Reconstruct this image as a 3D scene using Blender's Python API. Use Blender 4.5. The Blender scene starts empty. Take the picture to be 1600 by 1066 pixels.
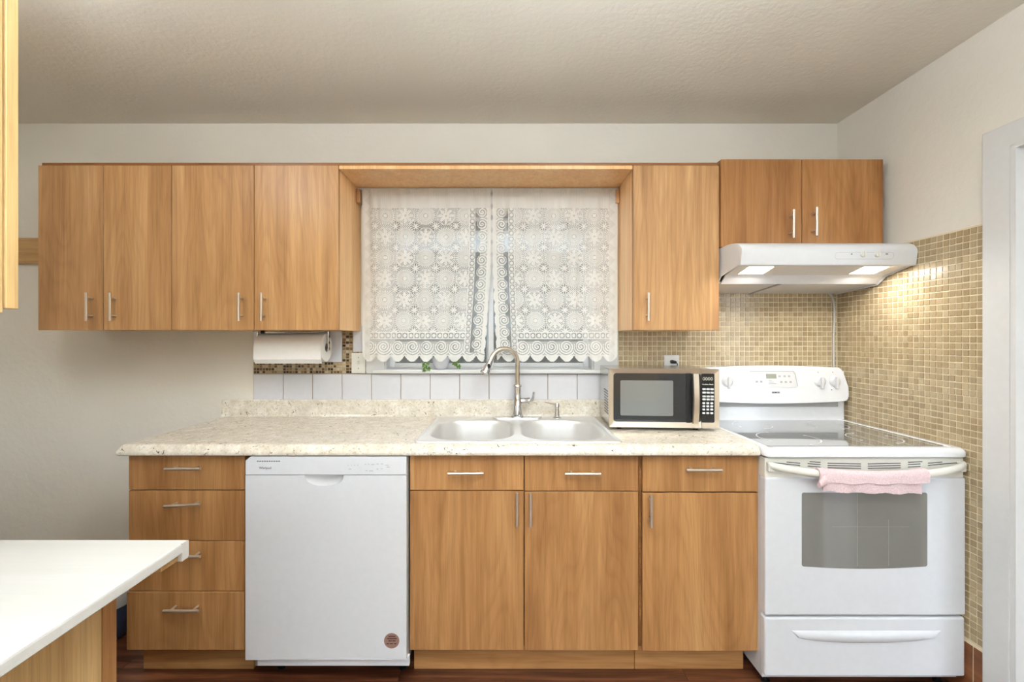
import bpy, bmesh, math, random
import numpy as np
from mathutils import Vector, Matrix
random.seed(7)
PI = math.pi
SC = bpy.context.scene
COL = SC.collection

# ------------------------------------------------------------------ camera, world, lights, exposure
F = 690.0                      # focal length in pixels of the 1600 px wide frame
CX, CY, CH = 790.0, 528.0, 1.36
cam = bpy.data.cameras.new('camera')
cam.sensor_width = 36.0
cam.lens = F / 1600 * 36.0
cam.shift_x = (800 - CX) / 1600
cam.shift_y = -(533 - CY) / 1600
cam.clip_start = 0.05
camo = bpy.data.objects.new('camera', cam)
camo.location = (0, 0, CH)
camo.rotation_euler = (PI / 2, 0, 0)
COL.objects.link(camo)
SC.camera = camo

world = bpy.data.worlds.new('World')
SC.world = world
world.use_nodes = True
wn = world.node_tree.nodes['Background']
wn.inputs['Color'].default_value = (0.84, 0.92, 1.0, 1)
wn.inputs['Strength'].default_value = 2.7

def lamp(name, kind, loc, energy, color, **kw):
    l = bpy.data.lights.new(name, kind)
    l.energy = energy
    l.color = color
    for k, v in kw.items():
        setattr(l, k, v)
    o = bpy.data.objects.new(name, l)
    o.location = loc
    COL.objects.link(o)
    return o
FILL_CEIL_EMIT = 18.0  # globes of the ceiling lamps added for fill light
FILL_UPLIGHT_EMIT = 560.0               # unseen uplight added to brighten the ceiling
HOOD_W = 0.75                   # each lamp in the range hood

SC.view_settings.view_transform = 'Standard'
SC.view_settings.look = 'None'
SC.view_settings.gamma = 1
SC.view_settings.use_curve_mapping = False
SC.view_settings.exposure = 1.05

# ------------------------------------------------------------------ measures
def X(px, Y): return (px - CX) * Y / F
def Z(py, Y): return CH - (py - CY) * Y / F
YW = 2.35                      # back wall
XR = 1.765                     # right wall
XL = -2.70                     # left wall
YB = -2.3                      # rear wall
ZC = 2.50                      # ceiling
ZT = 0.945                     # worktop
YC = 1.70                      # worktop front
YD = 1.735                     # base cabinet fronts
YU = 2.03                      # upper cabinet fronts
YR = 1.68                      # range front

# ------------------------------------------------------------------ materials
def srgb(r, g, b):
    f = lambda c: (c / 255 / 12.92) if c / 255 <= 0.04045 else ((c / 255 + 0.055) / 1.055) ** 2.4
    return (f(r), f(g), f(b), 1)

class NT:
    def __init__(s, name):
        s.m = bpy.data.materials.new(name)
        s.m.use_nodes = True
        s.t = s.m.node_tree
        s.b = s.t.nodes['Principled BSDF']
    def n(s, t, **kw):
        x = s.t.nodes.new(t)
        for k, v in kw.items():
            if k.startswith('i_'):
                key = k[2:]
                x.inputs[int(key) if key.isdigit() else key.replace('_', ' ')].default_value = v
            else:
                setattr(x, k, v)
        return x
    def l(s, a, b): s.t.links.new(a, b)
    def ramp(s, fac, stops, interp='LINEAR'):
        r = s.n('ShaderNodeValToRGB')
        r.color_ramp.interpolation = interp
        e = r.color_ramp.elements
        while len(e) < len(stops): e.new(0.5)
        for i, (p, c) in enumerate(stops):
            e[i].position = p
            e[i].color = c
        s.l(fac, r.inputs[0])
        return r.outputs[0]
    def mix(s, fac, a, b, mode='MIX'):
        x = s.n('ShaderNodeMix', data_type='RGBA', blend_type=mode)
        for sock, v in ((x.inputs[0], fac), (x.inputs[6], a), (x.inputs[7], b)):
            if hasattr(v, 'is_output'): s.l(v, sock)
            else: sock.default_value = v
        return x.outputs[2]
    def bump(s, h, strength, dist=0.002):
        x = s.n('ShaderNodeBump')
        x.inputs['Strength'].default_value = strength
        x.inputs['Distance'].default_value = dist
        s.l(h, x.inputs['Height'])
        s.l(x.outputs[0], s.b.inputs['Normal'])

def plain(name, col, rough=0.5, metal=0.0, spec=0.5, noise=0.0, nscale=40, coat=0.0):
    t = NT(name)
    t.b.inputs['Base Color'].default_value = col
    t.b.inputs['Roughness'].default_value = rough
    t.b.inputs['Metallic'].default_value = metal
    t.b.inputs['Specular IOR Level'].default_value = spec
    if coat:
        t.b.inputs['Coat Weight'].default_value = coat
        t.b.inputs['Coat Roughness'].default_value = 0.06
    tc = t.n('ShaderNodeTexCoord')
    nz = t.n('ShaderNodeTexNoise', i_Scale=nscale, i_Detail=3.0)
    t.l(tc.outputs['Object'], nz.inputs['Vector'])
    k = noise if noise else 0.012
    lo = tuple(max(0, c * (1 - k)) for c in col[:3]) + (1,)
    hi = tuple(min(1, c * (1 + k)) for c in col[:3]) + (1,)
    t.l(t.ramp(nz.outputs[0], [(0.35, lo), (0.65, hi)]), t.b.inputs['Base Color'])
    return t.m

def wood(name, dark, mid, light, axis='z', rough=0.38, s=1.0, cath=1.0, soft=1.0):
    t = NT(name)
    tc = t.n('ShaderNodeTexCoord')
    oi = t.n('ShaderNodeObjectInfo')
    mul = t.n('ShaderNodeVectorMath', operation='SCALE', i_Scale=37.0)
    comb = t.n('ShaderNodeCombineXYZ')
    for i in range(3): t.l(oi.outputs['Random'], comb.inputs[i])
    t.l(comb.outputs[0], mul.inputs[0])
    def mapped(k, along):
        mp = t.n('ShaderNodeMapping')
        sc = [k, k, k]
        sc['xyz'.index(axis)] = along
        mp.inputs['Scale'].default_value = sc
        t.l(tc.outputs['Object'], mp.inputs['Vector'])
        ad = t.n('ShaderNodeVectorMath', operation='ADD')
        t.l(mp.outputs[0], ad.inputs[0]); t.l(mul.outputs[0], ad.inputs[1])
        return ad.outputs[0]
    broad = t.n('ShaderNodeTexNoise', i_Scale=1.0, i_Detail=4.0, i_Roughness=0.6, i_Distortion=0.8)
    t.l(mapped(11 * s, 0.8 * s), broad.inputs['Vector'])
    # cathedral figure: bands of a stretched noise field
    field = t.n('ShaderNodeTexNoise', i_Scale=1.0, i_Detail=1.0, i_Roughness=0.4)
    t.l(mapped(6.5 * s, 0.9 * s), field.inputs['Vector'])
    m1 = t.n('ShaderNodeMath', operation='MULTIPLY', i_1=16.0); t.l(field.outputs[0], m1.inputs[0])
    fr = t.n('ShaderNodeMath', operation='FRACT'); t.l(m1.outputs[0], fr.inputs[0])
    fine = t.n('ShaderNodeTexNoise', i_Scale=1.0, i_Detail=4.0, i_Roughness=0.7)
    t.l(mapped(330 * s, 7.0 * s), fine.inputs['Vector'])
    mids = t.n('ShaderNodeTexNoise', i_Scale=1.0, i_Detail=3.0, i_Roughness=0.6)
    t.l(mapped(70 * s, 1.3 * s), mids.inputs['Vector'])
    c = t.ramp(broad.outputs[0], [(0.28, dark), (0.5, mid), (0.72, light)])
    rings = t.ramp(fr.outputs[0], [(0.0, (0.80, 0.76, 0.72, 1)), (0.35, (1, 1, 1, 1)), (0.8, (1.0, 1.0, 1.0, 1)), (1.0, (0.80, 0.76, 0.72, 1))])
    c = t.mix(0.42 * cath, c, rings, 'MULTIPLY')
    c = t.mix(0.85 * soft, c, t.ramp(mids.outputs[0], [(0.3, (0.84, 0.81, 0.78, 1)), (0.6, (1.04, 1.04, 1.04, 1))]), 'MULTIPLY')
    c = t.mix(0.8 * soft, c, t.ramp(fine.outputs[0], [(0.3, (0.80, 0.77, 0.74, 1)), (0.55, (1.03, 1.03, 1.03, 1))]), 'MULTIPLY')
    # each veneer leaf is a touch different
    rr = t.ramp(oi.outputs['Random'], [(0.0, (0.95, 0.94, 0.93, 1)), (1.0, (1.05, 1.05, 1.05, 1))])
    c = t.mix(1.0, c, rr, 'MULTIPLY')
    t.l(c, t.b.inputs['Base Color'])
    t.b.inputs['Roughness'].default_value = rough
    t.b.inputs['Specular IOR Level'].default_value = 0.35
    t.bump(fine.outputs[0], 0.12, 0.0006)
    return t.m

def paint(name, col, bscale, bstr):
    t = NT(name)
    tc = t.n('ShaderNodeTexCoord')
    a = t.n('ShaderNodeTexNoise', i_Scale=bscale, i_Detail=5.0, i_Roughness=0.6)
    b = t.n('ShaderNodeTexNoise', i_Scale=3.0, i_Detail=3.0)
    t.l(tc.outputs['Object'], a.inputs['Vector']); t.l(tc.outputs['Object'], b.inputs['Vector'])
    lo = tuple(c * 0.965 for c in col[:3]) + (1,)
    t.l(t.ramp(b.outputs[0], [(0.3, lo), (0.7, col)]), t.b.inputs['Base Color'])
    t.b.inputs['Roughness'].default_value = 0.62
    t.b.inputs['Specular IOR Level'].default_value = 0.3
    t.bump(a.outputs[0], bstr, 0.006)
    return t.m

def speckled(name):
    t = NT(name)
    tc = t.n('ShaderNodeTexCoord')
    def vec(sx, sy, sz):
        mp = t.n('ShaderNodeMapping'); mp.inputs['Scale'].default_value = (sx, sy, sz)
        t.l(tc.outputs['Object'], mp.inputs['Vector']); return mp.outputs[0]
    n1 = t.n('ShaderNodeTexNoise', i_Scale=26.0, i_Detail=5.0, i_Roughness=0.7); t.l(vec(1, 1, 1), n1.inputs['Vector'])
    n2 = t.n('ShaderNodeTexNoise', i_Scale=95.0, i_Detail=4.0, i_Roughness=0.75); t.l(vec(1, 1, 1), n2.inputs['Vector'])
    n3 = t.n('ShaderNodeTexNoise', i_Scale=40.0, i_Detail=3.0, i_Roughness=0.8, i_Distortion=1.2); t.l(vec(1, 1.2, 1), n3.inputs['Vector'])
    n4 = t.n('ShaderNodeTexNoise', i_Scale=9.0, i_Detail=2.0); t.l(vec(1, 1, 1), n4.inputs['Vector'])
    c = t.ramp(n1.outputs[0], [(0.3, srgb(204, 194, 176)), (0.5, srgb(222, 214, 200)), (0.7, srgb(236, 231, 222))])
    c = t.mix(t.ramp(n2.outputs[0], [(0.52, (0, 0, 0, 1)), (0.66, (0.75, 0.75, 0.75, 1))]), c, srgb(172, 156, 134))
    c = t.mix(t.ramp(n4.outputs[0], [(0.45, (0, 0, 0, 1)), (0.7, (0.45, 0.45, 0.45, 1))]), c, srgb(198, 190, 177))
    c = t.mix(t.ramp(n3.outputs[0], [(0.635, (0, 0, 0, 1)), (0.675, (1, 1, 1, 1))]), c, srgb(88, 70, 52))
    t.l(c, t.b.inputs['Base Color'])
    t.b.inputs['Roughness'].default_value = 0.22
    return t.m

def island_tiles(name, stops, interp, rough, metal=0.0, coat=0.0):
    t = NT(name)
    g = t.n('ShaderNodeNewGeometry')
    tc = t.n('ShaderNodeTexCoord')
    nz = t.n('ShaderNodeTexNoise', i_Scale=120.0, i_Detail=3.0)
    t.l(tc.outputs['Object'], nz.inputs['Vector'])
    c = t.ramp(g.outputs['Random Per Island'], stops, interp)
    c = t.mix(0.5, c, t.ramp(nz.outputs[0], [(0.3, (0.88, 0.87, 0.86, 1)), (0.7, (1.05, 1.05, 1.05, 1))]), 'MULTIPLY')
    t.l(c, t.b.inputs['Base Color'])
    t.b.inputs['Roughness'].default_value = rough
    t.b.inputs['Metallic'].default_value = metal
    if coat: t.b.inputs['Coat Weight'].default_value = coat
    return t.m

def floor_mat():
    t = NT('dark_wood_floor')
    tc = t.n('ShaderNodeTexCoord')
    br = t.n('ShaderNodeTexBrick', offset=0.37, i_Scale=1.0)
    br.inputs['Color1'].default_value = (0, 0, 0, 1); br.inputs['Color2'].default_value = (1, 1, 1, 1)
    br.inputs['Mortar Size'].default_value = 0.0012
    br.inputs['Brick Width'].default_value = 1.15; br.inputs['Row Height'].default_value = 0.125
    br.inputs['Mortar'].default_value = (0.2, 0.2, 0.2, 1)
    t.l(tc.outputs['Object'], br.inputs['Vector'])
    mp = t.n('ShaderNodeMapping'); mp.inputs['Scale'].default_value = (2.2, 38, 1)
    t.l(tc.outputs['Object'], mp.inputs['Vector'])
    n = t.n('ShaderNodeTexNoise', i_Scale=1.0, i_Detail=6.0, i_Roughness=0.65, i_Distortion=0.6)
    ad = t.n('ShaderNodeVectorMath', operation='ADD'); t.l(mp.outputs[0], ad.inputs[0]); t.l(br.outputs[0], ad.inputs[1])
    t.l(ad.outputs[0], n.inputs['Vector'])
    c = t.ramp(n.outputs[0], [(0.3, srgb(52, 29, 18)), (0.5, srgb(92, 54, 35)), (0.7, srgb(134, 86, 60))])
    c = t.mix(0.7, c, t.ramp(br.outputs[0], [(0, (0.7, 0.68, 0.66, 1)), (1, (1.2, 1.1, 1.05, 1))]), 'MULTIPLY')
    c = t.mix(br.outputs[1], c, srgb(30, 18, 12))
    t.l(c, t.b.inputs['Base Color'])
    t.b.inputs['Roughness'].default_value = 0.32
    return t.m

M = {}
M['wall'] = paint('cream_wall_paint', srgb(229, 224, 214), 38, 0.28)
M['ceiling'] = paint('cream_ceiling_paint', srgb(232, 227, 214), 46, 0.30)
M['trim'] = plain('white_trim_paint', srgb(212, 212, 212), 0.35)
M['oak'] = wood('oak_veneer', srgb(165, 122, 80), srgb(188, 144, 98), srgb(205, 164, 117))
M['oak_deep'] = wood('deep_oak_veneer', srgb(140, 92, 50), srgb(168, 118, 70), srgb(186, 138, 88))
M['oak_base'] = wood('base_oak_veneer', srgb(148, 104, 63), srgb(173, 127, 81), srgb(190, 146, 98))
M['oak_lit'] = wood('lit_oak_panel', srgb(234, 184, 128), srgb(241, 196, 142), srgb(246, 208, 158), rough=0.3, cath=0.3)  # bounce light on cabinet sides and bridge is put into this lighter oak
M['oak_h'] = wood('oak_veneer_crossways', srgb(150, 105, 62), srgb(176, 128, 80), srgb(194, 150, 100), axis='x')
M['oak_edge'] = wood('oak_edge_band', srgb(120, 78, 42), srgb(142, 96, 54), srgb(160, 112, 66), axis='x')
M['maple'] = wood('yellow_maple_panel', srgb(190, 158, 108), srgb(208, 176, 124), srgb(218, 188, 138), cath=0.3)
M['pine'] = wood('raw_pine', srgb(170, 132, 84), srgb(192, 154, 104), srgb(206, 172, 120), axis='x', cath=0.5)
M['dark_gap'] = plain('dark_cavity', srgb(30, 22, 16), 0.8)
M['white'] = plain('white_enamel', srgb(214, 216, 222), 0.22)
M['white_plastic'] = plain('white_plastic', srgb(214, 214, 216), 0.35)
M['warm_white'] = plain('warm_white_plastic', srgb(222, 220, 212), 0.35)
M['enamel_bright'] = plain('bright_white_enamel', srgb(228, 229, 233), 0.15, coat=0.5)
M['grey_mark'] = plain('pale_grey_marking', srgb(168, 168, 170), 0.5)
M['grey_dark'] = plain('dark_grey_marking', srgb(70, 70, 74), 0.5)
M['black'] = plain('black_plastic', srgb(22, 22, 24), 0.3)
M['black_gloss'] = plain('black_gloss', srgb(26, 26, 29), 0.08)
M['nickel'] = plain('brushed_nickel', srgb(212, 200, 187), 0.28, 0.75)
M['chrome'] = plain('chrome', srgb(215, 215, 216), 0.09, 1.0)
M['warm_chrome'] = plain('warm_polished_nickel', srgb(212, 204, 190), 0.16, 1.0)
M['steel'] = plain('stainless_steel', srgb(206, 204, 200), 0.26, 1.0)
M['sinksteel'] = plain('satin_sink_steel', srgb(222, 220, 218), 0.38, 0.55)
M['bezel'] = plain('warm_stainless_bezel', srgb(212, 198, 180), 0.30, 0.9)
M['laminate'] = speckled('speckled_granite_laminate')
M['white_laminate'] = wood('white_laminate', srgb(188, 187, 184), srgb(193, 192, 190), srgb(197, 196, 195), axis='x', cath=0.0, rough=0.4, soft=0.12)
M['ceramic'] = plain('white_ceramic_tile', srgb(212, 212, 218), 0.12)
M['grout_grey'] = plain('grey_brown_grout', srgb(150, 138, 124), 0.85)
M['grout_cream'] = plain('cream_grout', srgb(222, 208, 180), 0.85)
M['grout_tan'] = plain('tan_grout', srgb(176, 158, 130), 0.85)
M['mosaic'] = island_tiles('tan_glass_mosaic', [(0.0, srgb(158, 138, 106)), (0.5, srgb(170, 151, 118)), (1.0, srgb(181, 163, 131))], 'LINEAR', 0.22, coat=0.15)
M['mosaic_mix'] = island_tiles('brown_mixed_mosaic', [(0.0, srgb(62, 42, 26)), (0.18, srgb(104, 76, 50)), (0.4, srgb(146, 120, 88)), (0.6, srgb(178, 158, 126)), (0.8, srgb(196, 180, 152))], 'CONSTANT', 0.2)
M['floor'] = floor_mat()
M['baseboard_tile'] = wood('brown_wood_look_tile', srgb(96, 56, 34), srgb(128, 78, 48), srgb(150, 96, 62), axis='y', s=0.8)
M['towel'] = plain('pink_terry_cloth', srgb(214, 190, 194), 0.95, noise=0.12, nscale=260)
M['paper'] = plain('white_paper', srgb(232, 231, 230), 0.9)
M['leaf'] = plain('green_leaf', srgb(88, 122, 48), 0.45, noise=0.35, nscale=60)
M['stem'] = plain('green_stem', srgb(86, 110, 60), 0.5)
M['sticker'] = plain('brown_paper_sticker', srgb(142, 110, 100), 0.6)
M['sticker_ink'] = plain('sticker_ink', srgb(74, 46, 42), 0.6)
M['lcd'] = plain('lcd_screen', srgb(150, 152, 138), 0.2)
M['grey_streak'] = plain('dried_drip', srgb(150, 150, 144), 0.6)
M['ink'] = plain('dark_print', srgb(40, 40, 44), 0.5)
M['digits'] = plain('pale_display_digits', srgb(206, 200, 188), 0.5)
M['sky_band'] = plain('sky_band_board', srgb(104, 106, 108), 0.7)
M['siding'] = plain('grey_house_siding', srgb(58, 58, 57), 0.8, noise=0.08, nscale=3)
M['soffit'] = plain('grey_soffit', srgb(76, 75, 74), 0.8)
M['earth'] = plain('brown_yard_earth', srgb(88, 78, 66), 0.95, noise=0.3, nscale=6)
M['grass'] = plain('yard_grass', srgb(104, 108, 92), 0.95, noise=0.3, nscale=8)
M['grey_plastic'] = plain('grey_filter_mesh', srgb(214, 214, 214), 0.45)
M['blue'] = plain('blue_plastic', srgb(66, 84, 116), 0.4)
M['cream_bag'] = plain('pale_plastic', srgb(190, 190, 188), 0.5)
M['cord'] = plain('pale_grey_cord', srgb(196, 194, 188), 0.5)

def glassy(name, col, rough, spec=0.6, coat=1.0):
    t = NT(name)
    tc = t.n('ShaderNodeTexCoord')
    nz = t.n('ShaderNodeTexNoise', i_Scale=900.0, i_Detail=2.0)
    t.l(tc.outputs['Object'], nz.inputs['Vector'])
    lo = tuple(c * 0.8 for c in col[:3]) + (1,); hi = tuple(min(1, c * 1.2) for c in col[:3]) + (1,)
    t.l(t.ramp(nz.outputs[0], [(0.4, lo), (0.6, hi)]), t.b.inputs['Base Color'])
    t.b.inputs['Roughness'].default_value = rough
    t.b.inputs['Specular IOR Level'].default_value = spec
    t.b.inputs['Coat Weight'].default_value = coat
    t.b.inputs['Coat Roughness'].default_value = 0.02
    return t.m
M['cooktop'] = glassy('grey_ceramic_cooktop', srgb(128, 130, 132), 0.10)
M['oven_glass'] = glassy('grey_oven_glass', srgb(124, 123, 118), 0.10)
M['mw_glass'] = glassy('dark_microwave_glass', srgb(46, 46, 49), 0.08, coat=0.3)
M['mw_screen'] = glassy('grey_perforated_screen', srgb(122, 124, 124), 0.2)

def emis(name, col, s):
    t = NT(name)
    t.b.inputs['Base Color'].default_value = col
    t.b.inputs['Emission Color'].default_value = col
    t.b.inputs['Emission Strength'].default_value = s
    return t.m
M['fill_lamp_glow'] = emis('glowing_fill_glass', (0.83, 0.915, 1.0, 1), FILL_CEIL_EMIT)
M['fill_uplight_glow'] = emis('glowing_fill_uplight', (0.83, 0.915, 1.0, 1), FILL_UPLIGHT_EMIT)
M['hood_glow'] = emis('glowing_hood_lens', (1, 0.90, 0.74, 1), 6.0)

def window_glass():
    t = NT('window_glass')
    tr = t.n('ShaderNodeBsdfTransparent'); tr.inputs[0].default_value = (0.95, 0.97, 0.97, 1)
    gl = t.n('ShaderNodeBsdfGlossy'); gl.inputs['Roughness'].default_value = 0.02
    fr = t.n('ShaderNodeFresnel', i_IOR=1.45)
    mx = t.n('ShaderNodeMixShader')
    t.l(fr.outputs[0], mx.inputs[0]); t.l(tr.outputs[0], mx.inputs[1]); t.l(gl.outputs[0], mx.inputs[2])
    t.l(mx.outputs[0], t.t.nodes['Material Output'].inputs[0])
    return t.m
M['glass'] = window_glass()

def lace_mat():
    t = NT('white_lace')
    at = t.n('ShaderNodeAttribute', attribute_name='lace')
    df = t.n('ShaderNodeBsdfDiffuse'); df.inputs[0].default_value = srgb(247, 245, 241)
    tl = t.n('ShaderNodeBsdfTranslucent'); tl.inputs[0].default_value = srgb(247, 245, 241)
    m1 = t.n('ShaderNodeMixShader', i_0=0.25); t.l(df.outputs[0], m1.inputs[1]); t.l(tl.outputs[0], m1.inputs[2])
    tr = t.n('ShaderNodeBsdfTransparent')
    m2 = t.n('ShaderNodeMixShader')
    t.l(at.outputs['Fac'], m2.inputs[0]); t.l(tr.outputs[0], m2.inputs[1]); t.l(m1.outputs[0], m2.inputs[2])
    t.l(m2.outputs[0], t.t.nodes['Material Output'].inputs[0])
    return t.m
M['lace'] = lace_mat()

# ------------------------------------------------------------------ mesh helpers (world coordinates)
def B(): return bmesh.new()

def box(bm, x0, x1, y0, y1, z0, z1, bev=0.0, seg=2, mi=0, edges=None):
    r = bmesh.ops.create_cube(bm, size=1)
    vs = r['verts']
    for v in vs:
        v.co = Vector(((x0 + x1) / 2 + v.co.x * (x1 - x0), (y0 + y1) / 2 + v.co.y * (y1 - y0), (z0 + z1) / 2 + v.co.z * (z1 - z0)))
    fs = {f for v in vs for f in v.link_faces}
    for f in fs: f.material_index = mi
    if bev > 0:
        es = {e for v in vs for e in v.link_edges}
        if edges: es = {e for e in es if edges((e.verts[0].co + e.verts[1].co) / 2)}
        bmesh.ops.bevel(bm, geom=list(es), offset=bev, segments=seg, profile=0.5, affect='EDGES', material=mi)
    return bm

def ring_loft(bm, rings, closed=True, cap0=True, cap1=True, mi=0, smooth=True):
    vr = [[bm.verts.new(p) for p in r] for r in rings]
    n = len(vr[0])
    fs = []
    for a, b in zip(vr[:-1], vr[1:]):
        for i in range(n if closed else n - 1):
            j = (i + 1) % n
            try:
                f = bm.faces.new((a[i], a[j], b[j], b[i])); f.material_index = mi; f.smooth = smooth; fs.append(f)
            except ValueError: pass
    if cap0: f = bm.faces.new(list(reversed(vr[0]))); f.material_index = mi; fs.append(f)
    if cap1: f = bm.faces.new(vr[-1]); f.material_index = mi; fs.append(f)
    return vr

def tube(bm, pts, rad, seg=12, mi=0, cap=True):
    pts = [Vector(p) for p in pts]
    n = len(pts)
    rads = rad if isinstance(rad, (list, tuple)) else [rad] * n
    rings = []
    up = None
    for i, p in enumerate(pts):
        d = (pts[min(i + 1, n - 1)] - pts[max(i - 1, 0)]).normalized()
        if up is None:
            up = Vector((0, 0, 1)) if abs(d.z) < 0.9 else Vector((0, 1, 0))
        u = (up - d * up.dot(d)).normalized(); w = d.cross(u); up = u
        rings.append([p + (u * math.cos(a) + w * math.sin(a)) * rads[i] for a in [2 * PI * k / seg for k in range(seg)]])
    ring_loft(bm, rings, True, cap, cap, mi)
    return bm

def lathe(bm, c, prof, seg=32, axis='z', mi=0, cap0=True, cap1=True):
    c = Vector(c)
    rings = []
    for r, h in prof:
        ring = []
        for k in range(seg):
            a = 2 * PI * k / seg
            if axis == 'z': ring.append(c + Vector((r * math.cos(a), r * math.sin(a), h)))
            elif axis == 'y': ring.append(c + Vector((r * math.cos(a), h, r * math.sin(a))))
            else: ring.append(c + Vector((h, r * math.cos(a), r * math.sin(a))))
        rings.append(ring)
    ring_loft(bm, rings, True, cap0, cap1, mi)
    return bm

def prism(bm, poly, a0, a1, plane='xz', mi=0, bev=0.0, smooth=False):
    """poly of 2D points; extruded from a0 to a1 along the missing axis"""
    def P(p, a):
        if plane == 'xz': return Vector((p[0], a, p[1]))
        if plane == 'yz': return Vector((a, p[0], p[1]))
        return Vector((p[0], p[1], a))
    r0 = [P(p, a0) for p in poly]; r1 = [P(p, a1) for p in poly]
    v0 = [bm.verts.new(p) for p in r0]; v1 = [bm.verts.new(p) for p in r1]
    n = len(poly); fs = []
    for i in range(n):
        j = (i + 1) % n
        f = bm.faces.new((v0[i], v0[j], v1[j], v1[i])); f.smooth = smooth; fs.append(f)
    fa = bm.faces.new(list(reversed(v0))); fb = bm.faces.new(v1)
    fs += [fa, fb]
    for f in fs: f.material_index = mi
    if bev:
        es = list(set(fa.edges) | set(fb.edges))
        bmesh.ops.bevel(bm, geom=es, offset=bev, segments=2, profile=0.5, affect='EDGES', material=mi)
    return bm

def rrect(x0, x1, z0, z1, r, n=6):
    pts = []
    for cx, cz, a0 in ((x1 - r, z1 - r, 0), (x0 + r, z1 - r, 90), (x0 + r, z0 + r, 180), (x1 - r, z0 + r, 270)):
        for k in range(n + 1):
            a = math.radians(a0 + 90 * k / n)
            pts.append((cx + r * math.cos(a), cz + r * math.sin(a)))
    return pts

def link(name, bm, mats, parent=None, origin=(0, 0, 0), smooth=None):
    bmesh.ops.recalc_face_normals(bm, faces=bm.faces)
    for e in bm.edges:
        if len(e.link_faces) == 2 and e.calc_face_angle(0) > 0.7: e.smooth = False
    me = bpy.data.meshes.new(name)
    bm.transform(Matrix.Translation(-Vector(origin)))
    bm.to_mesh(me); bm.free()
    if not isinstance(mats, (list, tuple)): mats = [mats]
    for m in mats: me.materials.append(M[m] if isinstance(m, str) else m)
    if smooth:
        for p in me.polygons: p.use_smooth = True
    o = bpy.data.objects.new(name, me)
    COL.objects.link(o)
    o.parent = parent
    return o

class Thing:
    def __init__(s, name, label, cat, loc=(0, 0, 0), group=None):
        s.o = bpy.data.objects.new(name, None); COL.objects.link(s.o)
        s.o.empty_display_size = 0.05
        s.o.location = loc; s.loc = loc
        s.o['label'] = label; s.o['category'] = cat
        if group: s.o['group'] = group
    def part(s, name, bm, mats, parent=None, label=None, smooth=None):
        o = link(name, bm, mats, parent or s.o, s.loc, smooth)
        if label: o['label'] = label
        return o

def single(name, bm, mats, label, cat, loc=(0, 0, 0), group=None, kind=None, smooth=None):
    o = link(name, bm, mats, None, loc, smooth)
    o.location = loc
    o['label'] = label; o['category'] = cat
    if group: o['group'] = group
    if kind: o['kind'] = kind
    return o

def struct(name, bm, mats, parent=None, smooth=None, label=None):
    o = link(name, bm, mats, parent, (0, 0, 0), smooth)
    if parent is None: o['kind'] = 'structure'
    if label: o['label'] = label
    return o

def text_bm(s, size, loc, width=None, rot=(PI / 2, 0, 0), depth=0.0003, bold=0.0):
    cu = bpy.data.curves.new('lettering', 'FONT')
    cu.body = s; cu.size = size; cu.extrude = depth; cu.align_x = 'CENTER'; cu.align_y = 'CENTER'; cu.offset = bold
    cu.resolution_u = 3
    ob = bpy.data.objects.new('lettering', cu); COL.objects.link(ob)
    bpy.context.view_layer.update()
    me = bpy.data.meshes.new_from_object(ob.evaluated_get(bpy.context.evaluated_depsgraph_get()))
    bm = B(); bm.from_mesh(me)
    xs = [v.co.x for v in bm.verts]
    sx = 1.0
    if width and xs: sx = width / (max(xs) - min(xs))
    from mathutils import Euler
    bm.transform(Matrix.Translation(loc) @ Euler(rot).to_matrix().to_4x4() @ Matrix.Diagonal((sx, 1, 1, 1)))
    bpy.data.objects.remove(ob); bpy.data.curves.remove(cu); bpy.data.meshes.remove(me)
    return bm

def handle(T, cx, cz, yf, L, vertical, parent, tilt=0.0, r=0.0058, off=0.032):
    bm = B()
    c, s_ = math.cos(tilt), math.sin(tilt)
    def pt(u, y):
        return (cx, y, cz + u) if vertical else (cx + u * c, y, cz + u * s_)
    tube(bm, [pt(-L / 2, yf - off), pt(L / 2, yf - off)], r, 14)
    for k in (-1, 1):
        tube(bm, [pt(k * L * 0.31, yf - off), pt(k * L * 0.31, yf + 0.001)], r * 0.72, 10)
    return T.part('handle', bm, 'nickel', parent)

# ------------------------------------------------------------------ room
bm = B(); box(bm, XL - .1, XR + 1.3, YB - .1, YW + .15, -0.12, 0.0); struct('floor', bm, 'floor')
bm = B(); box(bm, XL - .1, XR + 1.3, YB - .1, YW + .15, ZC, ZC + 0.12); struct('ceiling', bm, 'ceiling')
# back wall with the window hole
WX0, WX1, WZ0, WZ1 = -0.645, 0.470, 1.190, 2.035
bm = B()
box(bm, XL - .1, WX0, YW, YW + .14, 0, ZC); box(bm, WX1, XR + .1, YW, YW + .14, 0, ZC)
box(bm, WX0, WX1, YW, YW + .14, 0, WZ0); box(bm, WX0, WX1, YW, YW + .14, WZ1, ZC)
bmesh.ops.remove_doubles(bm, verts=bm.verts, dist=1e-5)
struct('wall_back', bm, 'wall')
bm = B(); box(bm, XL - .1, XL, YB, YW, 0, ZC); struct('wall_left', bm, 'wall')
# right wall with a door hole
DY0, DY1, DZ = 0.72, 1.530, 2.03
bm = B()
box(bm, XR, XR + .12, DY1, YW, 0, ZC); box(bm, XR, XR + .12, YB, DY0, 0, ZC); box(bm, XR, XR + .12, DY0, DY1, DZ, ZC)
struct('wall_right', bm, 'wall')
# hall beyond the door
bm = B(); box(bm, XR + 1.2, XR + 1.3, -0.4, YW, 0, ZC); box(bm, XR + .12, XR + 1.2, YW - .1, YW, 0, ZC); struct('wall_hall', bm, 'wall')
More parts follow.
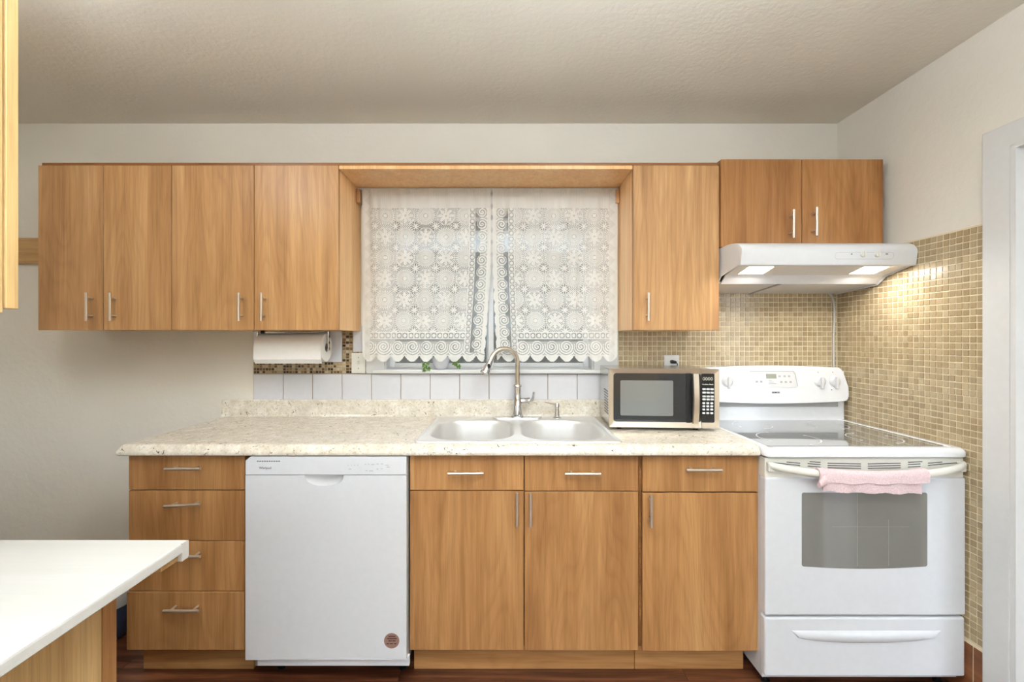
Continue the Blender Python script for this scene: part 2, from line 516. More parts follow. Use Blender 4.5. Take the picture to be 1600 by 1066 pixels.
# unseen rear wall; wide glazed opening added for daylight
bm = B()
box(bm, XL - .1, -2.5, YB - .1, YB, 0, ZC); box(bm, 1.6, XR + .1, YB - .1, YB, 0, ZC)
box(bm, -2.5, 1.6, YB - .1, YB, 2.36, ZC)
struct('wall_rear', bm, 'wall')
d = bpy.data.objects.new('added_door', None); COL.objects.link(d); d['kind'] = 'structure'  # unseen glazed doors added to let daylight in behind the camera
bm = B()
for x in (-2.5, -1.15, 0.2, 1.54):
    box(bm, x, x + .06, YB - .07, YB - .02, 0, 2.36)
box(bm, -2.44, 1.54, YB - .07, YB - .02, 0, .07); box(bm, -2.44, 1.54, YB - .07, YB - .02, 2.29, 2.36)
link('door_frame', bm, 'trim', d)
bm = B(); box(bm, -2.46, 1.56, YB - .048, YB - .042, .06, 2.30); link('pane', bm, 'glass', d)

# door casing on the right
d = bpy.data.objects.new('door_1', None); COL.objects.link(d); d['kind'] = 'structure'
bm = B()
yo = 1.617; yi = 1.530; zo = 2.105
prism(bm, [(yo, 0), (yo, zo), (DY0 - .087, zo), (DY0 - .087, 0), (DY0, 0), (DY0, DZ - .003), (yi, DZ - .003), (yi, 0)], XR - .02, XR - .0005, 'yz', bev=0.002)
link('door_casing', bm, 'trim', d)
bm = B()
box(bm, XR - .018, XR + .12, DY1 - .018, DY1 - .0005, 0, DZ - .0005); box(bm, XR - .018, XR + .12, DY0 + .0005, DY0 + .018, 0, DZ - .0005); box(bm, XR - .018, XR + .12, DY0 + .018, DY1 - .018, DZ - .018, DZ - .0005)
box(bm, XR + .045, XR + .08, DY1 - .030, DY1 - .018, 0, DZ - .018)
link('door_jamb', bm, 'trim', d)

# baseboard on the right wall: brown wood-look tiles with a mortar cap
bm = B()
box(bm, XR - .012, XR - .0005, 1.62, 1.655, 0, .200, .001); box(bm, XR - .012, XR - .0005, 1.660, 2.0, 0, .200, .001)
b_ = struct('baseboard_right', bm, 'baseboard_tile')
bm = B(); box(bm, XR - .009, XR - .0004, 1.618, 2.0, .0, .213, 0.001)
link('grout', bm, 'grout_cream', b_)

# ------------------------------------------------------------------ tile fields
def tile_grid(bm, u0, u1, z0, z1, pitch_u, pitch_z, gap, place, h=0.004, jit=0.0006, sheets=None, rnd=random):
    """frustum tiles; place(u, d, z) gives the world point, d = distance out of the wall"""
    nu = max(1, int(round((u1 - u0) / pitch_u))); nz = max(1, int(round((z1 - z0) / pitch_z)))
    du = (u1 - u0) / nu; dz = (z1 - z0) / nz
    off = {}
    for i in range(nu):
        for j in range(nz):
            jx = rnd.uniform(-jit, jit); jz = rnd.uniform(-jit, jit)
            if sheets:
                k = (i // sheets, j // sheets)
                if k not in off: off[k] = (rnd.uniform(-.0011, .0011), rnd.uniform(-.0011, .0011))
                jx += off[k][0]; jz += off[k][1]
            a0 = u0 + i * du + gap / 2 + jx; a1 = u0 + (i + 1) * du - gap / 2 + jx
            b0 = z0 + j * dz + gap / 2 + jz; b1 = z0 + (j + 1) * dz - gap / 2 + jz
            a0 = max(a0, u0); b0 = max(b0, z0); a1 = min(a1, u1); b1 = min(b1, z1)
            e = min(0.0014, gap * .6)
            t1, t2 = rnd.uniform(-.00022, .00022), rnd.uniform(-.00022, .00022)
            lo = [bm.verts.new(place(a, 0.0005, b)) for a, b in ((a0, b0), (a1, b0), (a1, b1), (a0, b1))]
            hi = [bm.verts.new(place(a, h + q, b)) for a, b, q in ((a0 + e, b0 + e, -t1 - t2), (a1 - e, b0 + e, t1 - t2), (a1 - e, b1 - e, t1 + t2), (a0 + e, b1 - e, -t1 + t2))]
            bm.faces.new(hi)
            for k in range(4):
                bm.faces.new((lo[k], lo[(k + 1) % 4], hi[(k + 1) % 4], hi[k]))

# mosaic, back wall
T = Thing('mosaic_backsplash', 'tan glass mosaic backsplash on the back wall behind the range and microwave', 'backsplash', (1.2, YW, 1.3))
bm = B(); tile_grid(bm, .600, XR - .008, .90, 1.782, .0258, .0258, .0032, lambda u, d, z: Vector((u, YW - .003 - d, z)), sheets=12)
T.part('mosaic_tiles', bm, 'mosaic')
bm = B(); box(bm, .598, XR - .0005, YW - .0045, YW - .0002, .90, 1.784); T.part('grout', bm, 'grout_cream')
# mosaic, right wall
T = Thing('mosaic_backsplash', 'tan glass mosaic covering the right wall between range and white door trim', 'backsplash', (XR, 2.0, 1.0))
bm = B(); tile_grid(bm, 1.622, YW - .008, .215, 1.776, .0258, .0258, .0030, lambda u, d, z: Vector((XR - .003 - d, u, z)), sheets=12)
T.part('mosaic_tiles', bm, 'mosaic')
bm = B(); box(bm, XR - .0045, XR - .0002, 1.618, YW - .0045, .213, 1.781); T.part('grout', bm, 'grout_cream')
# mixed brown mosaic, L-shaped
T = Thing('mosaic_border', 'brown mixed mosaic border, L-shaped, around the white tile behind paper towels', 'backsplash', (-1.1, YW, 1.2))
bm = B()
pl = lambda u, d, z: Vector((u, YW - .003 - d, z))
tile_grid(bm, -1.339, -.867, 1.170, 1.231, .0157, .0155, .0024, pl)
tile_grid(bm, -.867, -.812, 1.170, 1.42, .0170, .0157, .0024, pl)
tile_grid(bm, -.812, -.741, 1.170, 1.285, .0170, .0157, .0024, pl)
T.part('mosaic_tiles', bm, 'mosaic_mix')
bm = B(); box(bm, -1.339, -.867, YW - .0045, YW - .0002, 1.169, 1.231); box(bm, -.867, -.811, YW - .0045, YW - .0002, 1.169, 1.42); box(bm, -.811, -.740, YW - .0045, YW - .0002, 1.169, 1.285)
T.part('grout', bm, 'grout_tan')
# white ceramic tiles
T = Thing('ceramic_backsplash', 'row of white ceramic tiles on the wall between worktop and window sill', 'backsplash', (-.4, YW, 1.03))
bm = B()
ed = [-1.339] + [X(443.5 + 45.8 * k, YW) for k in range(12)] + [.598]
for a, b in zip(ed[:-1], ed[1:]):
    box(bm, a + .002, b - .002, YW - .008, YW - .0005, 1.020, 1.1665, .0015)
T.part('ceramic_tiles', bm, 'ceramic')
bm = B(); box(bm, -1.339, .598, YW - .0055, YW - .0002, 1.018, 1.169); T.part('grout', bm, 'grout_grey')
T = Thing('ceramic_backsplash', 'white ceramic tiles framed by brown mosaic under the upper cabinet', 'backsplash', (-1.1, YW, 1.3))
bm = B()
box(bm, -1.337, -1.105, YW - .008, YW - .0005, 1.233, 1.42, .0015); box(bm, -1.1035, -.869, YW - .008, YW - .0005, 1.233, 1.42, .0015)
box(bm, -.809, -.742, YW - .008, YW - .0005, 1.287, 1.42, .0015)
T.part('ceramic_tiles', bm, 'ceramic')
bm = B(); box(bm, -1.339, -.868, YW - .0075, YW - .0002, 1.232, 1.42); T.part('grout', bm, 'ceramic')

# ------------------------------------------------------------------ window
w = bpy.data.objects.new('window_1', None); COL.objects.link(w); w['kind'] = 'structure'
bm = B()                                   # casing boards and stool
box(bm, -.738, WX0 + .004, YW - .018, YW - .0005, 1.172, WZ1 + .09, .002)
box(bm, WX1 - .004, .592, YW - .018, YW - .0005, 1.172, WZ1 + .09, .002)
box(bm, WX0 + .004, WX1 - .004, YW - .018, YW - .0005, WZ1 - .004, WZ1 + .09, .002)
link('window_casing', bm, 'trim', w)
bm = B()
box(bm, -.70, .55, YW - .035, YW + .075, 1.172, 1.192, .004, 3)
link('window_sill', bm, 'trim', w)
bm = B()                                   # reveal + frame
g0, g1 = YW + .055, YW + .095
box(bm, WX0 + .0005, WX0 + .012, YW - .005, YW + .139, 1.192, WZ1 - .0005); box(bm, WX1 - .012, WX1 - .0005, YW - .005, YW + .139, 1.192, WZ1 - .0005)
box(bm, WX0 + .012, WX1 - .012, YW - .005, YW + .139, WZ1 - .012, WZ1 - .0005)
box(bm, WX0 + .012, WX1 - .012, g0, YW + .139, 1.1925, 1.198)
link('window_frame', bm, 'trim', w)
def sash(a, b, y0, y1, zt=WZ1 - .013, zb=1.1985):
    bm = B()
    box(bm, a, a + .03, y0, y1, zb, zt, .003); box(bm, b - .03, b, y0, y1, zb, zt, .003)
    box(bm, a + .03, b - .03, y0, y1, zt - .026, zt, .003); box(bm, a + .03, b - .03, y0, y1, zb, zb + .024, .003)
    s_ = link('sash', bm, 'enamel_bright', w)
    bm = B(); box(bm, a + .025, b - .025, (y0 + y1) / 2 - .003, (y0 + y1) / 2 + .003, zb + .02, zt - .02)
    link('pane', bm, 'glass', s_)
sash(WX0 + .012, -.065, g0, g0 + .022); sash(-.105, WX1 - .012, g0 + .024, g0 + .046)

# outside
bm = B(); box(bm, -9, 9, YW + .16, 14, -.12, -.02); struct('ground_yard', bm, 'earth')
bm = B(); box(bm, -9, 9, -14, YB - .12, -.12, -.02); struct('ground_patio', bm, 'grass')
T = Thing('neighbouring_house', 'grey neighbouring house wall seen dimly through the lace window curtains', 'house', (0, 7, 0))
bm = B(); box(bm, -8, 8, 7, 7.3, -.02, 2.70)
T.part('wall', bm, 'siding')
bm = B(); box(bm, -8, 8, 6.9, 7.3, 2.701, 3.35); T.part('fascia', bm, 'sky_band')  # pale board added in place of the bright sky band
bm = B(); prism(bm, [(6.7, 3.352), (6.7, 3.40), (11, 5.6), (11, 5.5)], -8, 8, 'yz'); T.part('roof', bm, 'soffit')
bm = B()
for k in range(13): box(bm, -6, 6, 6.985, 6.999, .05 + k * .2, .215 + k * .2, .003)
T.part('siding_boards', bm, 'siding')
T = Thing('roof_eave', 'grey roof eave above the kitchen window outside', 'eave', (0, 2.8, 2.15))
bm = B(); box(bm, -3.0, 2.2, YW + .145, 3.15, 2.125, 2.16); T.part('soffit', bm, 'soffit')
bm = B(); box(bm, -3.0, 2.2, 3.151, 3.17, 2.10, 2.24); T.part('fascia', bm, 'trim')
T = Thing('fence', 'low wooden yard fence beyond the patio glass', 'fence', (0, -6, 0))
bm = B()
for k in range(40): box(bm, -4.0 + k * .2, -3.81 + k * .2, -6.03, -6.0, -.02, 1.5, .004)
T.part('boards', bm, 'pine')

# ------------------------------------------------------------------ upper cabinets
ZB, ZTU = Z(516, YU), Z(258.5, YU)
def carcass(T, x0, x1, yf, z0, z1, mat='oak', top=True, yb=YW - .001, th=.016):
    bm = B()
    box(bm, x0, x0 + th, yf, yb, z0, z1); box(bm, x1 - th, x1, yf, yb, z0, z1)
    box(bm, x0 + th, x1 - th, yf, yb, z0, z0 + th)
    if top: box(bm, x0 + th, x1 - th, yf, yb, z1 - th, z1)
    box(bm, x0 + th, x1 - th, yb - .008, yb, z0 + th, z1 - th)
    box(bm, x0 + .0002, x1 - .0002, yf - .0008, yf + .001, z0 + .001, z1 - .001, mi=1)
    return T.part('carcass', bm, [mat, 'oak_edge'])

def upper(name, label, px, hx, yf=YU, z0=ZB, z1=ZTU, doormat='oak', carmat='oak_lit', group='oak cabinets hanging on the back wall', hz=None, hang=()):
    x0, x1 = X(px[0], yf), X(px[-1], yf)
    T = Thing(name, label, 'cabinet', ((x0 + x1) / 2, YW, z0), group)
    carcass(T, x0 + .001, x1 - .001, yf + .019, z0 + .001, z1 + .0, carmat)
    for i in range(len(px) - 1):
        a, b = X(px[i], yf), X(px[i + 1], yf)
        bm = B(); box(bm, a + .0015, b - .0015, yf, yf + .018, z0, z1, .001, 1)
        dz = T.part('door', bm, doormat)
        if hx[i] is not None:
            hxp, hy0, hy1 = hx[i]
            yh = yf - .032
            handle(T, X(hxp, yh), Z((hy0 + hy1) / 2, yh), yf, .128, True, dz)
    return T
upper('upper_cabinet', 'leftmost two-door oak upper cabinet with bar handles, beside the pine cleat', (59, 161.5, 268), ((134.5, 458, 501), (171.5, 458, 501)))
upper('upper_cabinet', 'two-door oak upper cabinet over the paper towels, left of the window', (268, 397, 529), ((372.5, 458, 501), (408, 458, 501)))
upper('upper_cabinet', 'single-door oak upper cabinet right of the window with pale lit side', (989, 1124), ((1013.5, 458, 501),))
YH = 2.020
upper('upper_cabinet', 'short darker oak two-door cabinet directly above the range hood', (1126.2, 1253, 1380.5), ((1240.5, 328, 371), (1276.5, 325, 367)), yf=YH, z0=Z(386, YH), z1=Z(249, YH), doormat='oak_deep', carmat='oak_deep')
# thin crown board on top of the cabinets and the bridge over the window
bm = B(); box(bm, X(66, YU + .01), .978, YU + .008, YW - .002, ZTU + .0015, ZTU + .0155, .001, 1)
single('crown_board', bm, 'oak_edge', 'thin brown board lying along the tops of the upper cabinets', 'board', (0, YW, ZTU))
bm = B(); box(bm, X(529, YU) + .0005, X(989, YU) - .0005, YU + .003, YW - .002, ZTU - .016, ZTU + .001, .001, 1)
single('bridge_board', bm, M['oak_lit_h'] if 'oak_lit_h' in M else 'oak_lit', 'oak board, coloured lighter for bounce light, bridging the two upper cabinets over the window', 'board', (0, YW, ZTU))
# pine cleat
bm = B(); box(bm, -2.66, X(59, YU) - .002, YW - .02, YW - .0005, Z(413, YW), Z(373, YW), .002)
single('wall_cleat', bm, 'pine', 'knotty raw pine board fixed to the back wall left of the cabinets', 'board', (-2.5, YW, 1.8))

# ------------------------------------------------------------------ base cabinets
def front(T, name, px0, px1, py0, py1, mat='oak_base', yf=YD, th=.018):
    bm = B(); box(bm, X(px0, yf), X(px1, yf), yf, yf + th, Z(py1, yf), Z(py0, yf), .001, 1)
    return T.part(name, bm, mat)
def base_carcass(T, x0, x1, z0=None, top=.899, lid=True):
    z0 = z0 or Z(1015, YD)
    return carcass(T, x0, x1, YD + .019, z0, top, 'oak_edge', top=lid, yb=YW - .002)
def hh(T, parent, p0, p1, y0, y1, yf=YD):
    yh = yf - .032
    handle(T, X((p0 + p1) / 2, yh), Z((y0 + y1) / 2, yh), yf, .138, False, parent, tilt=math.atan2(-(y1 - y0), p1 - p0))
def hv(T, parent, px, y0, y1, yf=YD):
    yh = yf - .032
    handle(T, X(px, yh), Z((y0 + y1) / 2, yh), yf, (y1 - y0) * yh / F + .003, True, parent)

GB = 'oak base cabinets under the worktop'
T = Thing('drawer_cabinet', 'oak base cabinet with four drawers at the left end of the worktop', 'cabinet', (-1.26, YD, 0), GB)
base_carcass(T, X(201, YD) + .001, X(382.5, YD))
for a, b, c_, d_, h_ in ((201, 382.5, 710.5, 765.5, (258, 312, 733, 733)), (201, 382.5, 767, 844.5, (257, 311, 791.5, 788.5)), (201, 382.5, 846, 923.5, (258, 312, 870, 870)), (198, 382, 926, 1016, (256, 310, 955, 955))):
    yf = YD if d_ < 1000 else YD - .006
    dr = front(T, 'drawer', a, b, c_, d_, yf=yf, th=.018 if d_ < 1000 else .024)
    hh(T, dr, *h_, yf=yf)
bm = B(); box(bm, -1.486, X(394, 1.80), 1.812, 1.83, .0005, Z(1015, YD) - .001, .001, 1)
T.part('toe_kick', bm, 'oak_h')

T = Thing('sink_cabinet', 'wide oak base cabinet under the sink with two doors and two drawer fronts', 'cabinet', (.08, YD, 0), GB)
base_carcass(T, X(640, YD), X(1000, YD), lid=False)
for a, b, c_, d_, h_ in ((640.5, 818, 711, 766, (699, 756, 740.5, 740)), (820, 997, 711, 767, (885, 937, 741, 741))):
    hh(T, front(T, 'drawer', a, b, c_, d_), *h_)
hv(T, front(T, 'door', 640.5, 818, 767.5, 1016), 808, 771, 823)
hv(T, front(T, 'door', 820, 997, 768.5, 1016.5), 829, 772, 823)
bm = B(); box(bm, X(646, 1.80), .528, 1.812, 1.83, .0005, Z(1015, YD) - .001, .001, 1); T.part('toe_kick', bm, 'oak_h')

T = Thing('base_cabinet', 'narrow oak base cabinet with one door and one drawer beside the range', 'cabinet', (.76, YD, 0), GB)
base_carcass(T, X(1000.5, YD), .981)
hh(T, front(T, 'drawer', 1004, 1184.5, 713, 768.5), 1074, 1127, 735, 735)
hv(T, front(T, 'door', 1004, 1184.5, 770.5, 1017.5), 1018, 774, 824)
bm = B(); box(bm, .530, .975, 1.812, 1.83, .0005, Z(1015, YD) - .001, .001, 1); T.part('toe_kick', bm, 'oak_h')

# ------------------------------------------------------------------ worktop
SX0, SX1, SY0, SY1 = -.345, .448, 1.762, 2.292      # sink cut-out
prof = [(YC + .05, ZT), (YC + .026, ZT), (YC + .018, ZT - .002), (YC + .012, ZT - .008), (YC + .008, ZT - .016), (YC + .002, ZT - .024), (YC, ZT - .031), (YC + .002, ZT - .038), (YC + .008, ZT - .042), (YC + .05, ZT - .042)]
T = Thing('worktop', 'speckled beige laminate worktop with raised back lip holding the sink', 'worktop', (-.2, 2.0, .903))
bm = B()
WL, WR = -1.497, .982
# front nose, its left end splayed like the profile
n = len(prof)
va = []; vb = []
for (y, z) in prof:
    k = (y - YC)
    va.append(bm.verts.new((WL - .005 + min(k, .026) * .75, y, z))); vb.append(bm.verts.new((WR, y, z)))
for i in range(n - 1):
    f = bm.faces.new((va[i], va[i + 1], vb[i + 1], vb[i])); f.smooth = True
bm.faces.new(va); bm.faces.new(list(reversed(vb)))
def slab(x0, x1, y0, y1): box(bm, x0, x1, y0, y1, ZT - .042, ZT)
slab(WL + .0145, SX0, YC + .05, YW - .003); slab(SX1, WR, YC + .05, YW - .003)
slab(SX0, SX1, YC + .05, SY0); slab(SX0, SX1, SY1, YW - .003)
prism(bm, [(WL + .0145, ZT), (WL + .0145, ZT - .042), (WL - .005, ZT - .042), (WL - .006, ZT - .03), (WL + .006, ZT - .008)], YC + .05, YW - .003, 'xz')
T.part('top', bm, 'laminate')
bm = B()
prism(bm, [(YW - .003, ZT + .0003), (YW - .003, ZT + .085), (YW - .006, ZT + .088), (YW - .020, ZT + .088), (YW - .024, ZT + .084), (YW - .025, ZT + .01), (YW - .030, ZT + .0003)], -1.497, WR, 'yz', smooth=False)
T.part('back_lip', bm, 'laminate')

# ------------------------------------------------------------------ sink
def rr3(x0, x1, y0, y1, r, z, n=8):
    return [Vector((p[0], p[1], z)) for p in rrect(x0, x1, y0, y1, r, n)]
T = Thing('kitchen_sink', 'double-bowl stainless steel drop-in sink in the speckled worktop', 'sink', (.05, 2.0, ZT))
bm = B()
OX0, OX1, OY0, OY1 = -.362, .462, 1.740, 2.305
rings = [rr3(OX0, OX1, OY0, OY1, .022, ZT + .0005), rr3(OX0 + .002, OX1 - .002, OY0 + .002, OY1 - .002, .021, ZT + .005), rr3(OX0 + .008, OX1 - .008, OY0 + .008, OY1 - .008, .018, ZT + .0075), rr3(OX0 + .014, OX1 - .014, OY0 + .014, OY1 - .014, .014, ZT + .005), rr3(OX0 + .018, OX1 - .018, OY0 + .018, OY1 - .018, .012, ZT + .0035)]
vr = ring_loft(bm, rings, True, False, False)
inner = vr[-1]
bowls = []
by0, by1 = 1.775, 2.215
for a, b in ((-.325, .038), (.066, .425)):
    loop = rr3(a, b, by0, by1, .125, ZT + .0035, 12)
    bowls.append((a, b, [bm.verts.new(p) for p in loop]))
edges = []
for lp in [inner] + [b[2] for b in bowls]:
    for i in range(len(lp)):
        e = bm.edges.get((lp[i], lp[(i + 1) % len(lp)])) or bm.edges.new((lp[i], lp[(i + 1) % len(lp)]))
        edges.append(e)
bmesh.ops.triangle_fill(bm, use_beauty=True, use_dissolve=False, edges=edges)
deck = T.part('deck', bm, 'sinksteel', label='brushed steel rim')
for a, b, lp in bowls:
    bm = B()
    def R(ins, r, z): return rr3(a + ins, b - ins, by0 + ins, by1 - ins, r, z, 12)
    rings = [R(0, .125, ZT + .0035), R(.003, .123, ZT + .0025), R(.007, .12, ZT - .003), R(.010, .118, ZT - .02), R(.016, .115, ZT - .12), R(.022, .11, ZT - .155), R(.035, .10, ZT - .172), R(.06, .08, ZT - .178)]
    vr = ring_loft(bm, rings, True, False, False)
    cx, cy = (a + b) / 2, (by0 + by1) / 2
    n_ = len(vr[-1]); dr = [bm.verts.new((cx + .04 * math.cos(t), cy + .04 * math.sin(t), ZT - .182)) for t in [math.atan2(v.co.y - cy, v.co.x - cx) for v in vr[-1]]]
    for i in range(n_):
        f = bm.faces.new((vr[-1][i], vr[-1][(i + 1) % n_], dr[(i + 1) % n_], dr[i])); f.smooth = True
    bm.faces.new(dr)
    bo = T.part('bowl', bm, 'sinksteel')
    bm = B(); lathe(bm, (cx, cy, ZT - .182), [(.042, .0), (.042, .003), (.034, .004), (.03, -.004), (.001, -.006)], 28, cap0=False)
    T.part('drain', bm, 'chrome', bo)

# ------------------------------------------------------------------ faucet
fy = 2.262
fx = X(808.5, fy)
T = Thing('kitchen_faucet', 'gooseneck nickel kitchen faucet with pull-down sprayer standing behind the sink', 'faucet', (fx, fy, ZT + .0035))
zd = ZT + .0036
bm = B(); prism(bm, rrect(fx - .125, fx + .125, fy - .026, fy + .026, .025, 8), zd, zd + .007, 'xy', bev=.002)
T.part('deck_plate', bm, 'chrome')
bm = B(); lathe(bm, (fx, fy, zd + .0072), [(.031, 0), (.031, .006), (.026, .010), (.0235, .012), (.0235, .055), (.0255, .058), (.0255, .062), (.0225, .066), (.019, .12), (.0185, .15), (.0215, .153), (.0215, .160), (.017, .166)], 32)
T.part('body', bm, 'chrome')
zt0 = zd + .17
R_ = .072
ztop = Z(541, fy) - .012 - R_
pts = [(fx, fy, zt0 - .01), (fx, fy, (zt0 + ztop) / 2), (fx, fy, ztop)]
dxn, dyn = -.93, -.36
for k in range(1, 19):
    a = math.radians(158 * k / 18)
    s_ = R_ * (1 - math.cos(a)); pts.append((fx + dxn * s_, fy + dyn * s_, ztop + R_ * math.sin(a)))
e = Vector(pts[-1]); dv = (Vector(pts[-1]) - Vector(pts[-2])).normalized()
e2 = e + dv * .012
bm = B(); tube(bm, pts + [tuple(e2)], .0125, 18); T.part('spout', bm, 'warm_chrome')
bm = B()
q = [e2 + dv * t for t in (0, .006, .02, .045, .066, .074, .077)]
tube(bm, q, [.0135, .0142, .0150, .0185, .0235, .0250, .0235], 24)
hd = T.part('spray_head', bm, 'chrome')
bm = B(); sd = Vector((.25, -.95, .1)).normalized()
c0 = e2 + dv * .036 + sd * .0155
lathe(bm, (0, 0, 0), [(.0075, 0), (.0075, .003), (.006, .0045)], 16, axis='z')
bm.transform(Matrix.Translation(c0) @ sd.to_track_quat('Z', 'Y').to_matrix().to_4x4() @ Matrix.Diagonal((1, 1.8, 1, 1)))
T.part('spray_button', bm, 'black', hd)
zl = Z(626, fy)
bm = B(); tube(bm, [(fx + .018, fy, zl), (fx + .026, fy, zl), (fx + .050, fy, zl), (fx + .053, fy, zl), (fx + .062, fy, zl), (fx + .064, fy, zl)], [.013, .0135, .0135, .016, .016, .012], 20)
tube(bm, [(fx + .064, fy, zl - .001), (fx + .073, fy - .002, zl), (fx + .079, fy - .004, zl + .012), (fx + .083, fy - .006, zl + .045)], [.006, .0065, .0062, .0052], 14)
T.part('lever', bm, 'chrome')

sx_ = X(870.5, fy)
T = Thing('soap_dispenser', 'small chrome soap dispenser behind the right sink bowl', 'dispenser', (sx_, fy, zd))
bm = B(); lathe(bm, (sx_, fy, zd), [(.021, 0), (.021, .004), (.013, .009), (.0115, .03), (.0095, .045), (.0095, .052), (.0115, .054), (.0115, .072), (.009, .076)], 24)
T.part('body', bm, 'chrome')
bm = B(); tube(bm, [(sx_, fy, zd + .066), (sx_ - .022, fy - .01, zd + .074), (sx_ - .052, fy - .02, zd + .083), (sx_ - .066, fy - .026, zd + .084)], [.0038, .0034, .003, .0026], 10)
T.part('nozzle', bm, 'nickel')

# ------------------------------------------------------------------ microwave
mw, mh, md = .480, .262, .335
ma = math.radians(-4.0)
mx0, my0 = X(952, 1.985), 1.985
def mP(u, v, w): return (u, v, w)
T = Thing('microwave', 'stainless microwave oven with black window on the worktop beside the range', 'microwave', (mx0, my0, ZT))
# build about its own corner: u to the right, v back, w up (world offset added through T.loc)
def mbox(bm, u0, u1, v0, v1, w0, w1, *a, **k): return box(bm, mx0 + u0, mx0 + u1, my0 + v0, my0 + v1, ZT + w0, ZT + w1, *a, **k)
f0 = .014
bm = B(); mbox(bm, .006, mw - .004, .022, md, f0, f0 + mh - .004, .004)
body = T.part('body', bm, 'steel')
bm = B()
for j in range(9):
    for i in range(5):
        v_ = .07 + i * .022 + j * .002; w_ = f0 + .045 + j * .013
        mbox(bm, .0045, .0062, v_, v_ + .016, w_, w_ + .004)
T.part('side_vents', bm, 'black', body)
us = .402                                   # where the door ends
def frame(bm, u0, u1, w0, w1, tl, tr, tb, tt, y0, y1, rc):
    o = rrect(u0, u1, w0, w1, .004, 4); i_ = rrect(u0 + tl, u1 - tr, w0 + tb, w1 - tt, rc, 4)
    ro = [Vector((mx0 + a, my0 + y0, ZT + b)) for a, b in o]; rom = [Vector((mx0 + a, my0 + y1, ZT + b)) for a, b in o]
    ri = [Vector((mx0 + a, my0 + y0 + .004, ZT + b)) for a, b in i_]; rib = [Vector((mx0 + a, my0 + y1, ZT + b)) for a, b in i_]
    ring_loft(bm, [rom, ro, ri, rib], True, False, False, smooth=False)
bm = B(); frame(bm, 0, us, f0, f0 + mh, .019, .0, .024, .020, 0, .022, .012)
door = T.part('door', bm, 'bezel')
bm = B(); mbox(bm, .015, us - .001, .006, .020, f0 + .02, f0 + mh - .016); T.part('door_glass', bm, 'mw_glass', door)
bm = B(); prism(bm, rrect(mx0 + .050, mx0 + .282, ZT + f0 + .052, ZT + f0 + mh - .052, .006), my0 + .0045, my0 + .0062, 'xz'); T.part('screen', bm, 'mw_screen', door)
bm = B()
hb = []
for k in range(9):
    t_ = k / 8; w_ = f0 + .022 + t_ * (mh - .042)
    hb.append((mx0 + .374, my0 - .012 - .012 * math.sin(PI * t_), ZT + w_))
rings = [[Vector((c[0] - .014, c[1] + .005, c[2])), Vector((c[0] - .011, c[1] - .004, c[2])), Vector((c[0] + .011, c[1] - .004, c[2])), Vector((c[0] + .014, c[1] + .005, c[2]))] for c in hb]
ring_loft(bm, rings)
mbox(bm, .364, .384, -.010, .006, f0 + .022, f0 + .040, .002); mbox(bm, .364, .384, -.010, .006, f0 + mh - .040, f0 + mh - .022, .002)
T.part('door_handle', bm, 'bezel', door)
bm = B(); mbox(bm, .338, .359, .0035, .0058, f0 + .022, f0 + mh - .018, .001); T.part('handle_recess', bm, 'black', door)
bm = B(); frame(bm, us + .0012, mw, f0, f0 + mh, .0005, .019, .024, .020, 0, .022, .006)
cp = T.part('control_panel', bm, 'bezel')
bm = B(); mbox(bm, us + .0015, mw - .016, .006, .020, f0 + .02, f0 + mh - .016); T.part('control_face', bm, 'black_gloss', cp)
T.part('display_digits', text_bm('0:00:0'.replace(':', '') , .021, (mx0 + us + .030, my0 + .0055, ZT + f0 + mh - .044), width=.044), 'digits', cp)
T.part('lettering', text_bm('Hamilton Beach', .0075, (mx0 + us + .030, my0 + .0055, ZT + f0 + mh - .068), width=.048, bold=.0003), 'digits', cp)
rows = [(.186, 3), (.171, 3), (.154, 3), (.141, 3), (.124, 3), (.110, 3), (.096, 3), (.080, 3)]
for w_, nn in rows:
    for k in range(nn):
        bm = B(); u_ = us + .0068 + k * .0172
        wide = .0145 if w_ > .13 else .0118
        prism(bm, rrect(mx0 + u_, mx0 + u_ + wide, ZT + w_ - .0045 + .001, ZT + w_ + .0048, .002, 3), my0 + .0045, my0 + .0062, 'xz')
        T.part('button', bm, 'white_plastic', cp)
for u_, v_ in ((.05, .04), (mw - .09, .04), (.05, md - .04), (mw - .09, md - .04)):
    bm = B(); lathe(bm, (mx0 + u_, my0 + v_, ZT + .0003), [(.011, 0), (.012, .012), (.012, .0150)], 16)
    T.part('foot', bm, 'black')
T.o.rotation_euler.z = ma

# ------------------------------------------------------------------ range
RX0, RX1 = .9885, 1.7515
def RZ(py): return Z(py, YR)
T = Thing('electric_range', 'white freestanding electric range with glass cooktop in the corner', 'range', ((RX0 + RX1) / 2, 2.0, 0))
bm = B()
box(bm, RX0 + .004, RX1 - .004, YR + .03, 2.31, .045, RZ(716), .003)
body = T.part('body', bm, 'white')
bm = B()
for x in (RX0 + .04, RX1 - .04):
    for y in (YR + .07, 2.26):
        bm = B(); lathe(bm, (x, y, 0.0005), [(.018, 0), (.018, .006), (.009, .010), (.009, .046)], 14)
        T.part('foot', bm, 'black', body)
